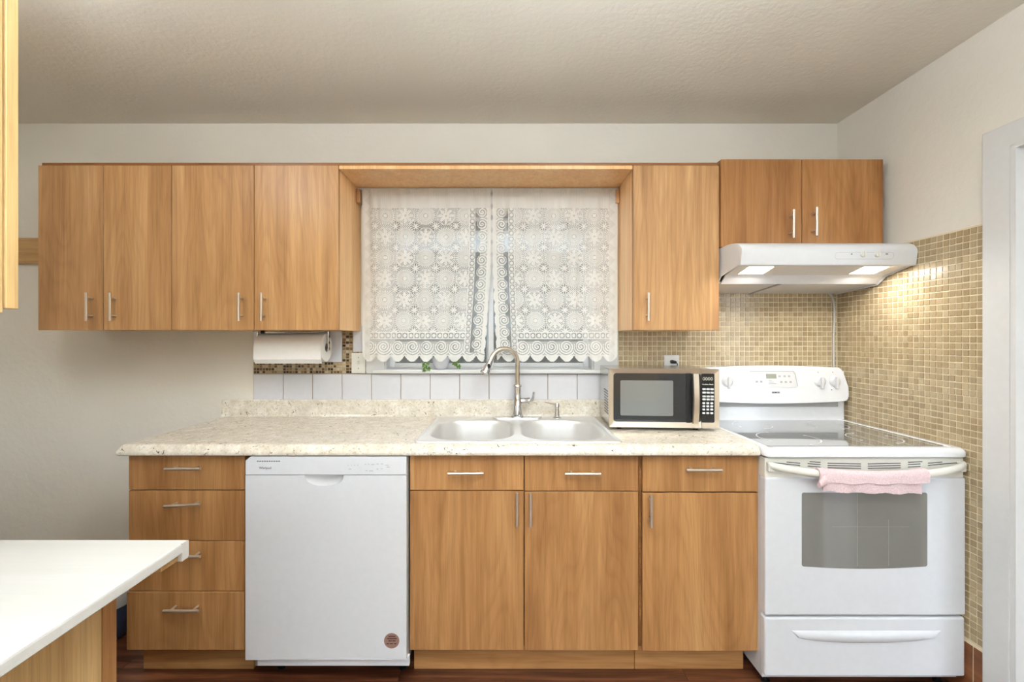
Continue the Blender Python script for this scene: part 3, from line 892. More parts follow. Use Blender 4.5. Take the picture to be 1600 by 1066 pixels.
# cooktop rim
zr1, zr0 = .941, RZ(714.5)
bm = B()
def crr(ins, r, z, front=0.0): return [Vector((p[0], p[1], z)) for p in rrect(RX0 - .002 + ins, RX1 + .002 - ins, YR - .012 + ins + front, 2.285 - ins * .3, r, 6)]
rings = [crr(.004, .020, zr0), crr(0, .024, zr0 + .004), crr(0, .024, zr1 - .016), crr(.004, .022, zr1 - .006), crr(.012, .02, zr1), crr(.030, .016, zr1 - .001), crr(.034, .014, zr1 - .005)]
ring_loft(bm, rings, True, True, True)
ct = T.part('cooktop_rim', bm, 'enamel_bright')
bm = B(); prism(bm, rrect(RX0 + .034, RX1 - .034, YR + .045, 2.262, .012, 4), zr1 - .0048, zr1 - .0028, 'xy')
gl = T.part('cooktop_glass', bm, 'cooktop')
def arc(cx, cy, r, a0, a1, w=.0028):
    bm = B(); n_ = 40; zz = zr1 - .0025
    ai = []; ao = []
    for k in range(n_ + 1):
        a = math.radians(a0 + (a1 - a0) * k / n_)
        ai.append(bm.verts.new((cx + (r - w) * math.cos(a), cy + (r - w) * math.sin(a), zz))); ao.append(bm.verts.new((cx + (r + w) * math.cos(a), cy + (r + w) * math.sin(a), zz)))
    for k in range(n_): bm.faces.new((ai[k], ai[k + 1], ao[k + 1], ao[k]))
    for a in (a0, a1):
        a = math.radians(a); lathe(bm, (cx + r * math.cos(a), cy + r * math.sin(a), zz - .0003), [(.006, 0), (.006, .0006)], 16)
    T.part('burner_ring', bm, 'enamel_bright', gl)
for cx, cy, r in ((RX0 + .20, 1.86, .115), (RX0 + .20, 2.13, .085), (RX1 - .20, 1.86, .095), (RX1 - .20, 2.13, .085)):
    arc(cx, cy, r, -80, 25); arc(cx, cy, r, 100, 205)
# vent trim
bm = B(); box(bm, RX0 + .002, RX1 - .002, YR + .006, YR + .05, RZ(748), RZ(716.5), .004)
vt = T.part('vent_trim', bm, 'warm_white')
def slot(pa, pb, ya, yb, th=.0028):
    yq = YR + .0055
    bm = B(); xa, xb = X(pa, yq), X(pb, yq); za, zb = Z(ya, yq), Z(yb, yq)
    prism(bm, [(xa, za - th / 2), (xb, zb - th / 2), (xb, zb + th / 2), (xa, za + th / 2)], YR + .0045, YR + .007, 'xz')
    T.part('vent_slot', bm, 'grey_dark', vt)
for s_ in ((1207, 1250, 723, 727.5), (1229, 1250, 722, 724), (1262, 1282, 728.5, 730), (1262, 1282, 724.5, 726), (1265, 1282, 721.5, 722.5), (1293, 1345, 724, 725), (1293, 1345, 727.5, 728.5), (1293, 1345, 731, 732), (1356, 1407, 725, 724), (1356, 1407, 728.5, 727.5), (1356, 1407, 732, 731), (1419, 1438, 726, 725), (1419, 1438, 730, 729), (1419, 1441, 722.5, 721.5), (1450, 1474, 727.5, 725), (1450, 1472, 724, 722), (1474, 1499, 725, 723)):
    slot(*s_)
# oven door
zD1, zD0 = RZ(747), RZ(962)
bm = B(); box(bm, RX0, RX1, YR, YR + .04, zD0, zD1, .006, 3)
od = T.part('oven_door', bm, 'white')
def curved_pane(px0, px1, py0, py1, bow, r, y0, y1):
    x0, x1, z1, z0 = X(px0, y0), X(px1, y0), Z(py0, y0), Z(py1, y0)
    p = rrect(x0, x1, z0, z1, r, 5)
    out = []
    # top right, top left, bottom left, bottom right corners; bow the bottom edge
    tl = p[:12]; bl = p[12:18]; br = p[18:]
    out += tl + bl
    for k in range(1, 14):
        t_ = k / 14; out.append((x0 + r + (x1 - x0 - 2 * r) * t_, z0 - bow * math.sin(PI * t_)))
    out += br
    bm = B(); prism(bm, out, y0, y1, 'xz'); return bm
T.part('oven_window', curved_pane(1253, 1449, 770, 885.5, .009, .008, YR - .0012, YR + .001), 'oven_glass', od)
bm = B(); yw_ = YR - .0013
for a_, b_, c_, d_, w_ in ((1339, 772, 1339, 884, .0009), (1388, 812, 1388, 884, .0005), (1300, 823, 1420, 823, .0005)):
    xa_, xb_, za_, zb_ = X(a_, YR), X(c_, YR), Z(b_, YR), Z(d_, YR)
    box(bm, xa_ - w_, xb_ + w_, yw_ - .0003, yw_ + .0002, min(za_, zb_) - w_, max(za_, zb_) + w_)
T.part('glass_streaks', bm, 'grey_streak', od)
# curved handle
bm = B(); rings = []
N_ = 28
for k in range(N_ + 1):
    t_ = k / N_; s_ = math.sin(PI * t_) ** .6 if 0 < t_ < 1 else 0
    x = RX0 + .010 + (RX1 - RX0 - .020) * t_
    y = YR - .002 - .047 * s_
    zc = Z(727.5, YR) + .004 - (.034) * math.sin(PI * t_) ** .8
    hh_ = .013 + .003 * s_; dd = .011
    rings.append([Vector((x, y + dd * math.cos(a), zc + hh_ * math.sin(a))) for a in [2 * PI * m / 14 for m in range(14)]])
ring_loft(bm, rings)
for x in (RX0 + .018, RX1 - .018): box(bm, x - .012, x + .012, YR - .010, YR + .012, RZ(737), RZ(722), .004)
T.part('oven_handle', bm, 'warm_white', od)
# storage drawer
bm = B(); box(bm, RX0, RX1 , YR + .002, YR + .04, RZ(1059), RZ(966), .008, 3)
sd_ = T.part('storage_drawer', bm, 'white')
bm = B(); rings = []
xa, xb = X(1238, YR), X(1470, YR)
for k in range(25):
    t_ = k / 24; x = xa + (xb - xa) * t_
    e_ = min(1, (math.sin(PI * t_)) ** .26 * 1.02) if 0 < t_ < 1 else 0.02
    zt_ = RZ(986); hgt = .048 * e_
    prof_ = [(0.003, 0), (-.004 * e_, -.004 * e_), (-.010 * e_, -hgt * .35), (-.007 * e_, -hgt * .8), (.003, -hgt)]
    rings.append([Vector((x, YR + a, zt_ + b)) for a, b in prof_])
ring_loft(bm, rings, closed=True)
T.part('drawer_grip', bm, 'white', sd_)
# backguard
YG = 2.262
bm = B(); box(bm, RX0 + .002, RX1 - .006, YG + .012, 2.325, zr1 - .01, 1.19, .006)
T.part('backguard_riser', bm, 'enamel_bright')
def GZ(p): return Z(p, YG - .02)
bx0, bx1 = RX0 + .0, RX1 - .004
poly = []
nb = 20
for k in range(nb + 1):
    t_ = k / nb; poly.append((bx0 + .012 + (bx1 - bx0 - .03) * t_, GZ(627) - .011 * math.sin(PI * t_)))
poly += [(bx1 - .008, GZ(624)), (bx1 + .001, GZ(617)), (bx1, GZ(606)), (bx1 - .010, GZ(588)), (bx1 - .022, GZ(578)), (bx1 - .032, GZ(575.5))]
for k in range(nb + 1):
    t_ = 1 - k / nb; poly.append((bx0 + .035 + (bx1 - bx0 - .07) * t_, GZ(575) + .010 * math.sin(PI * t_)))
poly += [(bx0 + .022, GZ(578)), (bx0 + .010, GZ(588)), (bx0, GZ(606)), (bx0 - .0, GZ(620))]
bm = B(); prism(bm, poly, YG - .022, 2.33, 'xz', bev=.005)
for v in bm.verts:                                  # lean the console face back
    if v.co.y < YG: v.co.y += (v.co.z - 1.04) * .16
con = T.part('control_console', bm, 'enamel_bright')
def cy_at(z): return YG - .022 + (z - 1.04) * .16
bm = B(); box(bm, bx0 + .03, bx1 - .04, YG + .004, YG + .014, GZ(637), GZ(629), .002); T.part('console_vent', bm, 'grey_mark', con)
for px_ in (1112, 1138.5, 1284, 1307):
    py_ = 597; zk = GZ(py_); xk = X(px_, YG - .02); yk = cy_at(zk)
    bm = B(); lathe(bm, (xk, yk, zk), [(.030, .001), (.030, -.002), (.026, -.006), (.023, -.010), (.019, -.013)], 30, axis='y')
    kb = T.part('knob', bm, 'white_plastic', con)
    bm = B(); box(bm, xk - .0055, xk + .0055, yk - .026, yk - .010, zk - .034, zk + .026, .004, 3)
    T.part('knob_grip', bm, 'white_plastic', kb)
    bm = B(); lathe(bm, (xk - .004, cy_at(zk + .047) , zk + .047), [(.0022, .0005), (.0022, -.0008)], 12, axis='y')
    T.part('knob_mark', bm, 'grey_dark', con)
bm = B(); lathe(bm, (X(1296.5, YG), cy_at(GZ(609.5)), GZ(609.5)), [(.0026, .0005), (.0026, -.001)], 12, axis='y'); T.part('indicator_lamp', bm, 'grey_dark', con)
# clock panel
def con_prism(poly, t0, t1, mat, name, parent=con):
    bm = B(); prism(bm, poly, 0, 1, 'xz')
    for v in bm.verts: v.co.y = cy_at(v.co.z) + (t0 if v.co.y < .5 else t1)
    return T.part(name, bm, mat, parent)
pX = lambda p: X(p, YG - .02)
cp = con_prism(rrect(pX(1173.5), pX(1248), GZ(606), GZ(580), .008, 4), -.0016, .001, 'white_plastic', 'clock_panel')
con_prism([(pX(1175), GZ(580.4)), (pX(1244), GZ(580.4)), (pX(1246.5), GZ(585)), (pX(1248.5), GZ(604)), (pX(1247.4), GZ(604)), (pX(1245.5), GZ(585.5)), (pX(1243.5), GZ(581.4)), (pX(1175), GZ(581.4))], -.0022, .001, 'grey_mark', 'panel_line', cp)
con_prism([(pX(1200), GZ(592)), (pX(1216), GZ(592)), (pX(1216), GZ(585)), (pX(1200), GZ(585))], -.0024, .001, 'lcd', 'lcd', cp)
for px_, py_ in ((1183.5, 588), (1190, 588), (1184.5, 597), (1191.5, 597), (1221, 588.5), (1229, 588.5), (1236, 588.5), (1223, 597.5), (1230, 597.5), (1237.5, 597.5)):
    con_prism(rrect(pX(px_ - 1.8), pX(px_ + 1.8), GZ(py_ + 1.4), GZ(py_ - 1.4), .001, 2), -.0022, .001, 'grey_mark' if py_ % 2 else 'white_plastic', 'key', cp)
for py_, wd in ((595, 5), (597.6, 8), (600, 11)):
    con_prism([(pX(1203.5), GZ(py_ + .5)), (pX(1203.5 + wd), GZ(py_ + .5)), (pX(1203.5 + wd), GZ(py_ - .5)), (pX(1203.5), GZ(py_ - .5))], -.0022, .001, 'grey_mark', 'panel_print', cp)
zk = GZ(613.8)
T.part('lettering', text_bm('KENMORE', .013, (pX(1213), cy_at(zk) - .0008, zk), width=.040, bold=.0002), 'grey_dark', con)

# towel over the handle
T_ = B()
zc = Z(727.5, YR) - .032
rows_ = []
xa, xb = X(1282, 1.62), X(1452, 1.62)
rnd = random.Random(3)
def towel_layer(xa, xb, zbot, thick, yo, lowR=0.0, wob=.002):
    rings = []
    nn = 36
    for k in range(nn + 1):
        t_ = k / nn; x = xa + (xb - xa) * t_
        tt = (x - (RX0 + .010)) / (RX1 - RX0 - .020); s_ = math.sin(PI * tt)
        yc = YR - .002 - .047 * s_ ** .6; zz = Z(727.5, YR) + .004 - .034 * s_ ** .8
        w_ = wob * math.sin(t_ * 23 + yo * 900) + rnd.uniform(-.0008, .0008)
        ro = .0185 + yo
        p = [(yc - ro - .002 + w_, zbot + w_ + lowR * t_)]
        p += [(yc - ro + w_ * .5, zz - .010)]
        for a in (165, 140, 115, 90, 60, 30): p.append((yc + (ro) * math.cos(math.radians(a)), zz + (.019 + yo) * math.sin(math.radians(a)) + w_ * .3))
        p += [(yc + ro - thick, zz + .002), (yc + ro * .4, zz + .012), (yc, zz + .0165 + yo * .3), (yc - ro * .6, zz + .013), (yc - ro + thick, zz - .005), (yc - ro + thick, zbot + .004 + w_ + lowR * t_)]
        rings.append([Vector((x + .0015 * math.sin(b * 60), a, b)) for a, b in p])
    return rings
bm = B()
ring_loft(bm, towel_layer(xa + .012, xb - .030, Z(768, 1.62), .003, .0, -.008))
ring_loft(bm, towel_layer(xa, xb, Z(756, 1.61), .006, .005, .0, .0022))
# rolled left corner
rings = []
for k in range(9):
    t_ = k / 8; c_ = Vector((xa - .010 + .022 * t_, YR - .066, zc - .004 - .016 * (1 - t_)))
    rings.append([c_ + Vector((0, .010 * math.cos(a), (.020 - .008 * (1 - t_)) * math.sin(a))) for a in [2 * PI * m / 12 for m in range(12)]])
ring_loft(bm, rings)
single('dish_towel', bm, 'towel', 'pink terry towel folded over the oven door handle', 'towel', (1.35, 1.62, .85), smooth=True)

# ------------------------------------------------------------------ range hood
HX0, HX1 = .988, 1.752
T = Thing('range_hood', 'white under-cabinet range hood with two lit lamps above the range', 'range hood', ((HX0 + HX1) / 2, YW, 1.6))
zt_ = 1.7742
outer = [(YW - .002, zt_), (1.96, zt_), (1.915, 1.770), (1.892, 1.758), (1.880, 1.742), (1.877, 1.730), (1.885, 1.672), (1.892, 1.668)]
# shell: top and front as thick sheet, sides as plates
bm = B()
inn = [(1.900, 1.674), (1.893, 1.728), (1.905, 1.748), (1.93, 1.760), (1.965, 1.764), (YW - .002, 1.764)]
# taper the left end of the nose
def nose(ya, xa_, xb_):
    return
sh = outer + inn
v0 = [bm.verts.new((HX0, y, z)) for y, z in sh]; v1 = [bm.verts.new((HX1, y, z)) for y, z in sh]
v0b = v0
for v, (y, z) in zip(v0, sh):
    k = max(0, (2.0 - y) / .12); v.co.x += .016 * min(1, k) ** 1.5
for i in range(len(sh)):
    j = (i + 1) % len(sh); f = bm.faces.new((v0[i], v0[j], v1[j], v1[i])); f.smooth = 0 < i < 6
bm.faces.new(list(reversed(v0))); bm.faces.new(v1)
side = [(YW - .002, 1.764), (1.965, 1.764), (1.93, 1.760), (1.905, 1.748), (1.893, 1.728), (1.900, 1.672), (2.03, 1.642), (2.075, 1.607), (YW - .002, 1.588)]
for xa_, xb_, tp in ((HX0, HX0 + .006, .016), (HX1 - .006, HX1, 0)):
    a_ = [bm.verts.new((xa_ + tp * min(1, max(0, (2.0 - y) / .12)) ** 1.5, y, z)) for y, z in side]
    b_ = [bm.verts.new((xb_ + tp * min(1, max(0, (2.0 - y) / .12)) ** 1.5, y, z)) for y, z in side]
    for i in range(len(side)):
        j = (i + 1) % len(side); bm.faces.new((a_[i], a_[j], b_[j], b_[i]))
    bm.faces.new(list(reversed(a_))); bm.faces.new(b_)
sh_o = T.part('shell', bm, 'white_plastic')
bm = B()                                    # underside pan following the side profile
und = [(1.903, 1.676), (2.03, 1.648), (2.075, 1.613), (2.075, 1.620), (2.032, 1.656), (1.903, 1.684)]
prism(bm, und, HX0 + .024, HX1 - .0065, 'yz'); T.part('under_pan', bm, 'enamel_bright')  # brighter enamel puts the lamp glow on the pan into its colour
bm = B()
prism(bm, [(2.078, 1.616), (YW - .004, 1.594), (YW - .004, 1.602), (2.078, 1.624)], HX0 + .0065, HX1 - .0065, 'yz')
fl = T.part('grease_filter', bm, 'grey_plastic')
bm = B()
prism(bm, [(2.080, 1.611), (YW - .006, 1.590), (YW - .006, 1.5935), (2.080, 1.6155)], HX0 + .30, HX0 + .312, 'yz'); T.part('filter_bar', bm, 'grey_mark', fl)
for xl in (HX0 + .130, HX1 - .130):
    bm = B()
    prism(bm, [(1.93, 1.6695), (2.015, 1.651), (2.015, 1.653), (1.93, 1.6715)], xl - .055, xl + .055, 'yz')
    ln = T.part('lamp_lens', bm, 'hood_glow', label='glowing lamp lens')
    L = lamp('hood_lamp', 'AREA', (xl, 1.975, 1.654), HOOD_W, (1, .97, .92), shape='RECTANGLE', size=.10, size_y=.07)
    L.rotation_euler = (math.radians(-12), 0, 0)
# controls
def fy_at(z): return 1.877 + (1.730 - z) * .138
def hx(p): return X(p, 1.878)
def hz(p): return Z(p, 1.878)
zc_ = hz(399)
bm = B(); pth = rrect(hx(1305), hx(1397), hz(405), hz(394.5), .012, 6)
pi_ = rrect(hx(1305) + .001, hx(1397) - .001, hz(405) + .001, hz(394.5) - .001, .011, 6)
ring_loft(bm, [[Vector((a, fy_at(b) - .0008, b)) for a, b in pth], [Vector((a, fy_at(b) - .0008, b)) for a, b in pi_]], True, False, False)
T.part('control_outline', bm, 'grey_mark', sh_o)
for px_ in (1349, 1371):
    bm = B(); lathe(bm, (hx(px_), fy_at(zc_), hz(397)), [(.013, .001), (.013, -.003), (.010, -.006)], 22, axis='y')
    box(bm, hx(px_) - .003, hx(px_) + .003, fy_at(zc_) - .013, fy_at(zc_) - .005, hz(397) - .011, hz(397) + .011, .002)
    T.part('knob', bm, 'warm_white')
bm = B(); lathe(bm, (hx(1331), fy_at(zc_), hz(397)), [(.003, .001), (.003, -.001)], 12, axis='y'); T.part('indicator', bm, 'grey_dark')
bm = B(); box(bm, hx(1384), hx(1388), fy_at(zc_) - .001, fy_at(zc_) + .001, hz(397.6), hz(396)); T.part('indicator', bm, 'grey_dark')

# cord of the hood
bm = B()
yq = YW - .014
cps = [(1295, 459), (1299.5, 463), (1302, 470), (1303.5, 485), (1303.5, 500), (1302.5, 520), (1302.5, 540), (1302.5, 560), (1303, 590), (1303, 640)]
tube(bm, [(X(a, yq), yq, Z(b, yq)) for a, b in cps], .0052, 10)
single('hood_cord', bm, 'cord', 'pale grey power cord running down the mosaic corner from the range hood', 'cord', (1.75, yq, 1.3))

# ------------------------------------------------------------------ dishwasher
YDW = 1.703
dx0, dx1 = X(383.5, YDW), X(635, YDW)
T = Thing('dishwasher', 'white front-control dishwasher under the worktop between oak cabinets', 'dishwasher', ((dx0 + dx1) / 2, 2.0, 0))
dz = lambda p: Z(p, YDW)
dx = lambda p: X(p, YDW)
bm = B(); box(bm, dx0 + .012, X(637.5, YD + .03), YDW + .046, 2.28, .06, .894, .002); T.part('tub', bm, 'grey_mark')
bm = B()
prism(bm, [(dx0, dz(742)), (dx0, dz(720)), (dx(391), dz(714)), (dx1 - .002, dz(714)), (dx1, dz(715)), (dx1, dz(742))], YDW, YDW + .044, 'xz', bev=.0015)
dc = T.part('control_panel', bm, 'white')
# main door with pocket notch
pts_ = [(dx0, dz(742.8)), (dx0, dz(1031.5)), (dx1, dz(1031.5)), (dx1, dz(742.8)), (dx(537), dz(742.8))]
for k in range(1, 12):
    t_ = k / 12; a = PI * t_
    pts_.append((dx(506.5) + (dx(537) - dx(506.5)) * math.cos(a), dz(742.8) - .045 * math.sin(a) ** .8 * .95))
pts_ += [(dx(476), dz(742.8))]
bm = B(); prism(bm, pts_, YDW, YDW + .044, 'xz', bev=0)
dd_ = T.part('door', bm, 'white')
bm = B()                                       # scooped pocket
rings = []
for s_, dep in ((1.0, .001), (.97, .008), (.88, .02), (.7, .03), (.4, .034)):
    ring = []
    for k in range(17):
        a = PI * k / 16
        ring.append(Vector((dx(506.5) + (dx(537) - dx(506.5)) * math.cos(a) * s_, YDW + dep, dz(742.6) - .045 * (math.sin(a) ** .8 if 0 < k < 16 else 0) * .95 * s_)))
    rings.append(ring)
ring_loft(bm, rings, False, False, True)
T.part('pocket_handle', bm, 'white_plastic', dd_)
bm = B()
for k in range(10): box(bm, dx(401.5 + k * 3.7), dx(404.2 + k * 3.7), YDW - .0006, YDW + .001, dz(721.5), dz(720.2))
T.part('vent_slots', bm, 'black', dc)
T.part('lettering', text_bm('Whirlpool', .013, (dx(414.5), YDW - .0006, dz(731.5)), width=.046), 'grey_dark', dc)
bm = B()
for a, b, w_ in ((543, 727, 2), (548, 727, 2), (553, 727, 2), (558, 727, 2), (545, 733, 4), (570, 725.5, 2), (575, 725.5, 2), (580, 726, 5), (588.5, 725, 3), (595.5, 725, 3), (571, 735.5, 3), (577, 736, 6), (588.5, 733, 2.4), (595.5, 732.5, 2.4), (602, 727, 5), (604, 730, 5)):
    box(bm, dx(a), dx(a + w_), YDW - .0005, YDW + .001, dz(b + .5), dz(b - .4))
T.part('control_marks', bm, 'grey_mark', dc)
bm = B(); lathe(bm, (dx(612), YDW, dz(1001.5)), [(.0295, .0005), (.0295, -.0006)], 40, axis='y'); st = T.part('sticker', bm, 'sticker', dd_, label='round brown paper sticker')
bm = B()
for py_, segs in ((994.5, ((-5, 6),)), (998, ((-7, 8),)), (1001.5, ((-5, 0), (1, 6))), (1006, ((-8, -4), (-3, 2), (3.5, 7.5)))):
    for a, b in segs: box(bm, dx(612 + a), dx(612 + b), YDW - .0010, YDW - .0004, dz(py_ + .8), dz(py_ - .8))
T.part('sticker_print', bm, 'sticker_ink', st)
bm = B(); box(bm, X(402, 1.715), X(639.5, 1.715), 1.715, 1.732, Z(1041, 1.715), .122, .002); T.part('toe_panel', bm, 'white')
bm = B()
for x in (dx0 + .08, dx1 - .04):
    for y in (1.82, 2.22):
        bm = B(); lathe(bm, (x, y, .0005), [(.016, 0), (.016, .006), (.008, .01), (.008, .062)], 12)
        T.part('foot', bm, 'black')

# ------------------------------------------------------------------ wall plates
yq = YW - .008
px0, px1 = X(549.5, yq), X(571.3, yq)
T = Thing('switch_plate', 'white wall plate with one small toggle left of the window casing', 'switch', ((px0 + px1) / 2, YW, 1.2))
bm = B(); box(bm, px0, px1, YW - .0125, YW - .0085, 1.172, 1.280, .002); pt_ = T.part('plate', bm, 'warm_white')
cx_ = (px0 + px1) / 2
bm = B(); box(bm, cx_ - .005, cx_ + .005, YW - .0195, YW - .0123, 1.218, 1.238, .002); T.part('toggle', bm, 'warm_white')
bm = B()
for z_ in (1.198, 1.256): lathe(bm, (cx_, YW - .0126, z_), [(.0035, 0), (.003, -.0012)], 12, axis='y')
T.part('screws', bm, 'grey_mark', pt_)
x0_, x1_ = X(1037.5, YW - .01), X(1061, YW - .01)
T = Thing('wall_outlet', 'white electrical outlet plate on the tan mosaic above the microwave', 'outlet', ((x0_ + x1_) / 2, YW, 1.2))
bm = B(); box(bm, x0_, x1_, YW - .0130, YW - .0078, 1.145, Z(555, YW - .01), .002); pt_ = T.part('plate', bm, 'white_plastic')
cx_ = (x0_ + x1_) / 2
for z_ in (1.231, 1.183):
    bm = B(); prism(bm, rrect(cx_ - .016, cx_ + .016, z_ - .013, z_ + .013, .008, 5), YW - .0145, YW - .0128, 'xz'); T.part('socket', bm, 'white_plastic')
T = Thing('power_plug', 'small black power plug in the outlet above the microwave', 'plug', (cx_, YW, 1.2))
zz_ = Z(566, YW - .02)
bm = B(); tube(bm, [(cx_ - .012, YW - .026, zz_ + .003), (cx_ - .006, YW - .026, zz_ + .003), (cx_ + .014, YW - .026, zz_), (cx_ + .020, YW - .026, zz_ - .001)], [.006, .009, .008, .005], 14)
box(bm, cx_ - .008, cx_ + .010, YW - .026, YW - .0147, zz_ - .007, zz_ + .007, .002); T.part('body', bm, 'black')
bm = B(); tube(bm, [(cx_ + .016, YW - .026, zz_), (cx_ + .024, YW - .027, zz_ - .008), (cx_ + .026, YW - .026, zz_ - .04), (cx_ + .02, YW - .025, 1.12)], .003, 8); T.part('cord', bm, 'black')

# ------------------------------------------------------------------ paper towels
yp = 2.22
rx0, rx1 = X(408, yp), X(508, yp - .02)
zc = Z(543.5, yp) ; rr = .070
T = Thing('paper_towel_roll', 'white paper towel roll hanging under the upper cabinet left of the window', 'paper towels', (rx0, yp, zc))
bm = B(); lathe(bm, (rx0, yp, zc), [(.02, 0), (rr - .002, 0), (rr, .002), (rr, rx1 - rx0 - .002), (rr - .002, rx1 - rx0), (.022, rx1 - rx0), (.022, rx1 - rx0 - .02)], 56, axis='x', cap0=True, cap1=False)
T.part('roll', bm, 'paper')
bm = B(); prism(bm, [(yp - rr - .0012, zc + .005), (yp - rr - .0004, zc + .005), (yp - rr + .003, zc - rr * .80), (yp - rr * .75, zc - rr - .006), (yp - rr * .78, zc - rr - .007), (yp - rr + .001, zc - rr * .80)], rx0 + .001, rx1 - .001, 'yz'); T.part('loose_sheet', bm, 'paper')
bm = B(); lathe(bm, (rx1, yp, zc), [(.0218, -.03), (.0218, .0005), (.019, .0005), (.019, -.03)], 30, axis='x', cap0=False, cap1=False); T.part('core', bm, 'grey_mark')
T = Thing('paper_towel_holder', 'chrome paper towel holder screwed under the upper cabinet', 'holder', (rx0, yp, ZB))
bm = B()
tube(bm, [(rx0 - .02, yp, zc), (rx1 + .012, yp, zc)], .006, 12)
T.part('rod', bm, 'chrome')
bm = B()
box(bm, rx1 + .008, rx1 + .013, yp - .011, yp + .011, zc - .014, ZB + .0005, .002); T.part('arm', bm, 'chrome')
bm = B(); box(bm, rx0 - .017, rx0 - .012, yp - .011, yp + .011, zc - .014, ZB + .0005, .002); T.part('arm', bm, 'chrome')
bm = B(); tube(bm, [(X(412, yp - .05), yp - .055, ZB - .008), (X(447, yp - .05), yp - .055, ZB - .008)], .0050, 12); tube(bm, [(X(447, yp), yp - .055, ZB - .006), (X(506, yp), yp - .055, ZB - .006)], .0032, 8)
box(bm, rx0 - .015, rx1 + .012, yp - .05, yp + .01, ZB - .0045, ZB - .0002, .001)
T.part('tension_bar', bm, 'chrome')
bm = B(); tube(bm, [(X(409, yp - .05), yp - .055, ZB - .008), (X(415, yp - .05), yp - .055, ZB - .008)], .0075, 12); T.part('end_cap', bm, 'black')

# ------------------------------------------------------------------ curtains
YK = 2.285
ZK1 = Z(296, YK)
def lace_value(u, v, W, H, side):
    """u from the outer edge (0) to the inner, scrolled edge (W); v from bottom up. returns opacity 0..1"""
    full = .93
    o = np.full_like(u, .50)
    # net
    p = .0100
    net = np.minimum(np.abs(((u + v) / p) % 1 - .5), np.abs(((u - v) / p) % 1 - .5))
    o = np.where(net > .22, .06, .90)
    # rosette cells on a checkerboard
    cw, chh = .1045, .1085
    cu = np.floor(u / cw + .35); cv = np.floor((v - .16) / chh)
    fu = (u / cw + .35 - cu - .5) * cw; fv = ((v - .16) / chh - cv - .5) * chh
    r = np.hypot(fu, fv); th = np.arctan2(fv, fu)
    chk = ((cu + cv) % 2) == 0
    disc = r < .050
    rings_ = .84 + .14 * np.cos(r / .0085 * 2 * PI)
    rad = .5 + .5 * np.cos(th * 24)
    ro = np.where(r < .0075, .97, rings_)
    ro = np.where((r > .009) & (r < .013) & (rad > .45), .55, ro)
    ro = np.where((r > .030) & (r < .041) & (rad > .7), .66, ro)
    ro = np.where((r > .0435) & (r < .050), np.where(np.cos(th * 30) > 0, .97, .45), ro)
    o = np.where(disc & chk, ro, o)
    pet = np.abs(np.cos(th * 4))
    fl = r < .014 + .028 * pet
    fo = np.where(r < .006, .7, np.where((np.abs(np.sin(th * 4)) < .12) & (r > .012), .78, .97))
    o = np.where(fl & ~chk, fo, o)
    ringf = (~chk) & (r > .044) & (r < .048)
    o = np.where(ringf, .9, o)
    # small flowers at the cell corners, with holes round them
    gu = (u / cw + .35 + .5) % 1; gv = ((v - .16) / chh + .5) % 1
    hu = (gu - .5) * cw; hv_ = (gv - .5) * chh
    r2 = np.hypot(hu, hv_); t2 = np.arctan2(hv_, hu)
    o = np.where((r2 < .024) & (r2 > .0), np.where(r2 < .006 + .010 * np.abs(np.cos(t2 * 3)), .97, np.where(np.cos(t2 * 12) > .2, .12, .85)), o)
    # bottom borders
    b1 = (v > .118) & (v < .156)
    lad = np.abs(((u / .031) % 1) - .5)
    l2 = np.hypot(((u / .031) % 1 - .5) * .031, v - .137)
    bo = np.where(l2 < .009, .95, np.where(lad > .40, .92, np.where((l2 > .010) & (l2 < .0135), .14, .6)))
    bo = np.where((v < .123) | (v > .151), .97, bo)
    o = np.where(b1, bo, o)
    b2 = v <= .118
    su = (u / .078) % 1; sx = (su - .5) * .078; sv = v - .080
    r3 = np.hypot(sx, sv); t3 = np.arctan2(sv, sx)
    spiral = np.abs(((r3 / .0125 - t3 / (2 * PI)) % 1) - .5)
    sc = np.where(spiral > .22, .95, .42)
    sc = np.where((r3 < .022) & (spiral < .22) & (sx < .0) & (r3 > .009), .12, sc)
    sc = np.where((r3 > .030) & (v > .095), np.where(v > .106, .18, .5), sc)
    sc = np.where(v < .036, .93, sc)
    o = np.where(b2, sc, o)
    # inner (scroll) border
    w_ = W - u
    c1 = (w_ > .086) & (w_ < .118) & (v > .05)
    q = np.hypot(w_ - .102, ((v / .031) % 1 - .5) * .031)
    co = np.where(q < .008, .95, np.where((q > .0095) & (q < .0125), .16, .75))
    co = np.where((w_ < .089) | (w_ > .115), .97, co)
    o = np.where(c1, co, o)
    c2 = (w_ <= .086) & (v > .05)
    sz = ((v / .062) % 1 - .5) * .062; sw = w_ - .052
    r4 = np.hypot(sz, sw); t4 = np.arctan2(sz, sw)
    spiral = np.abs(((r4 / .0125 - t4 / (2 * PI)) % 1) - .5)
    sc = np.where(spiral > .22, .95, .45)
    sc = np.where((r4 > .025) & (w_ > .062), .14, sc)
    sc = np.where((r4 < .022) & (spiral < .2) & (r4 > .008), .22, sc)
    sc = np.where(w_ < .026, .95, sc)
    o = np.where(c2, sc, o)
    # heading
    hd_ = v > H - .10
    o = np.where(hd_, .88 + .05 * np.cos(u / .004 * PI), o)
    # outer hem
    o = np.where(u < .045, np.where(np.abs((v / .062) % 1 - .5) * 2 * .03 + .012 > u, .9, .8), o)
    return np.clip(o * full + .04, 0, 1)

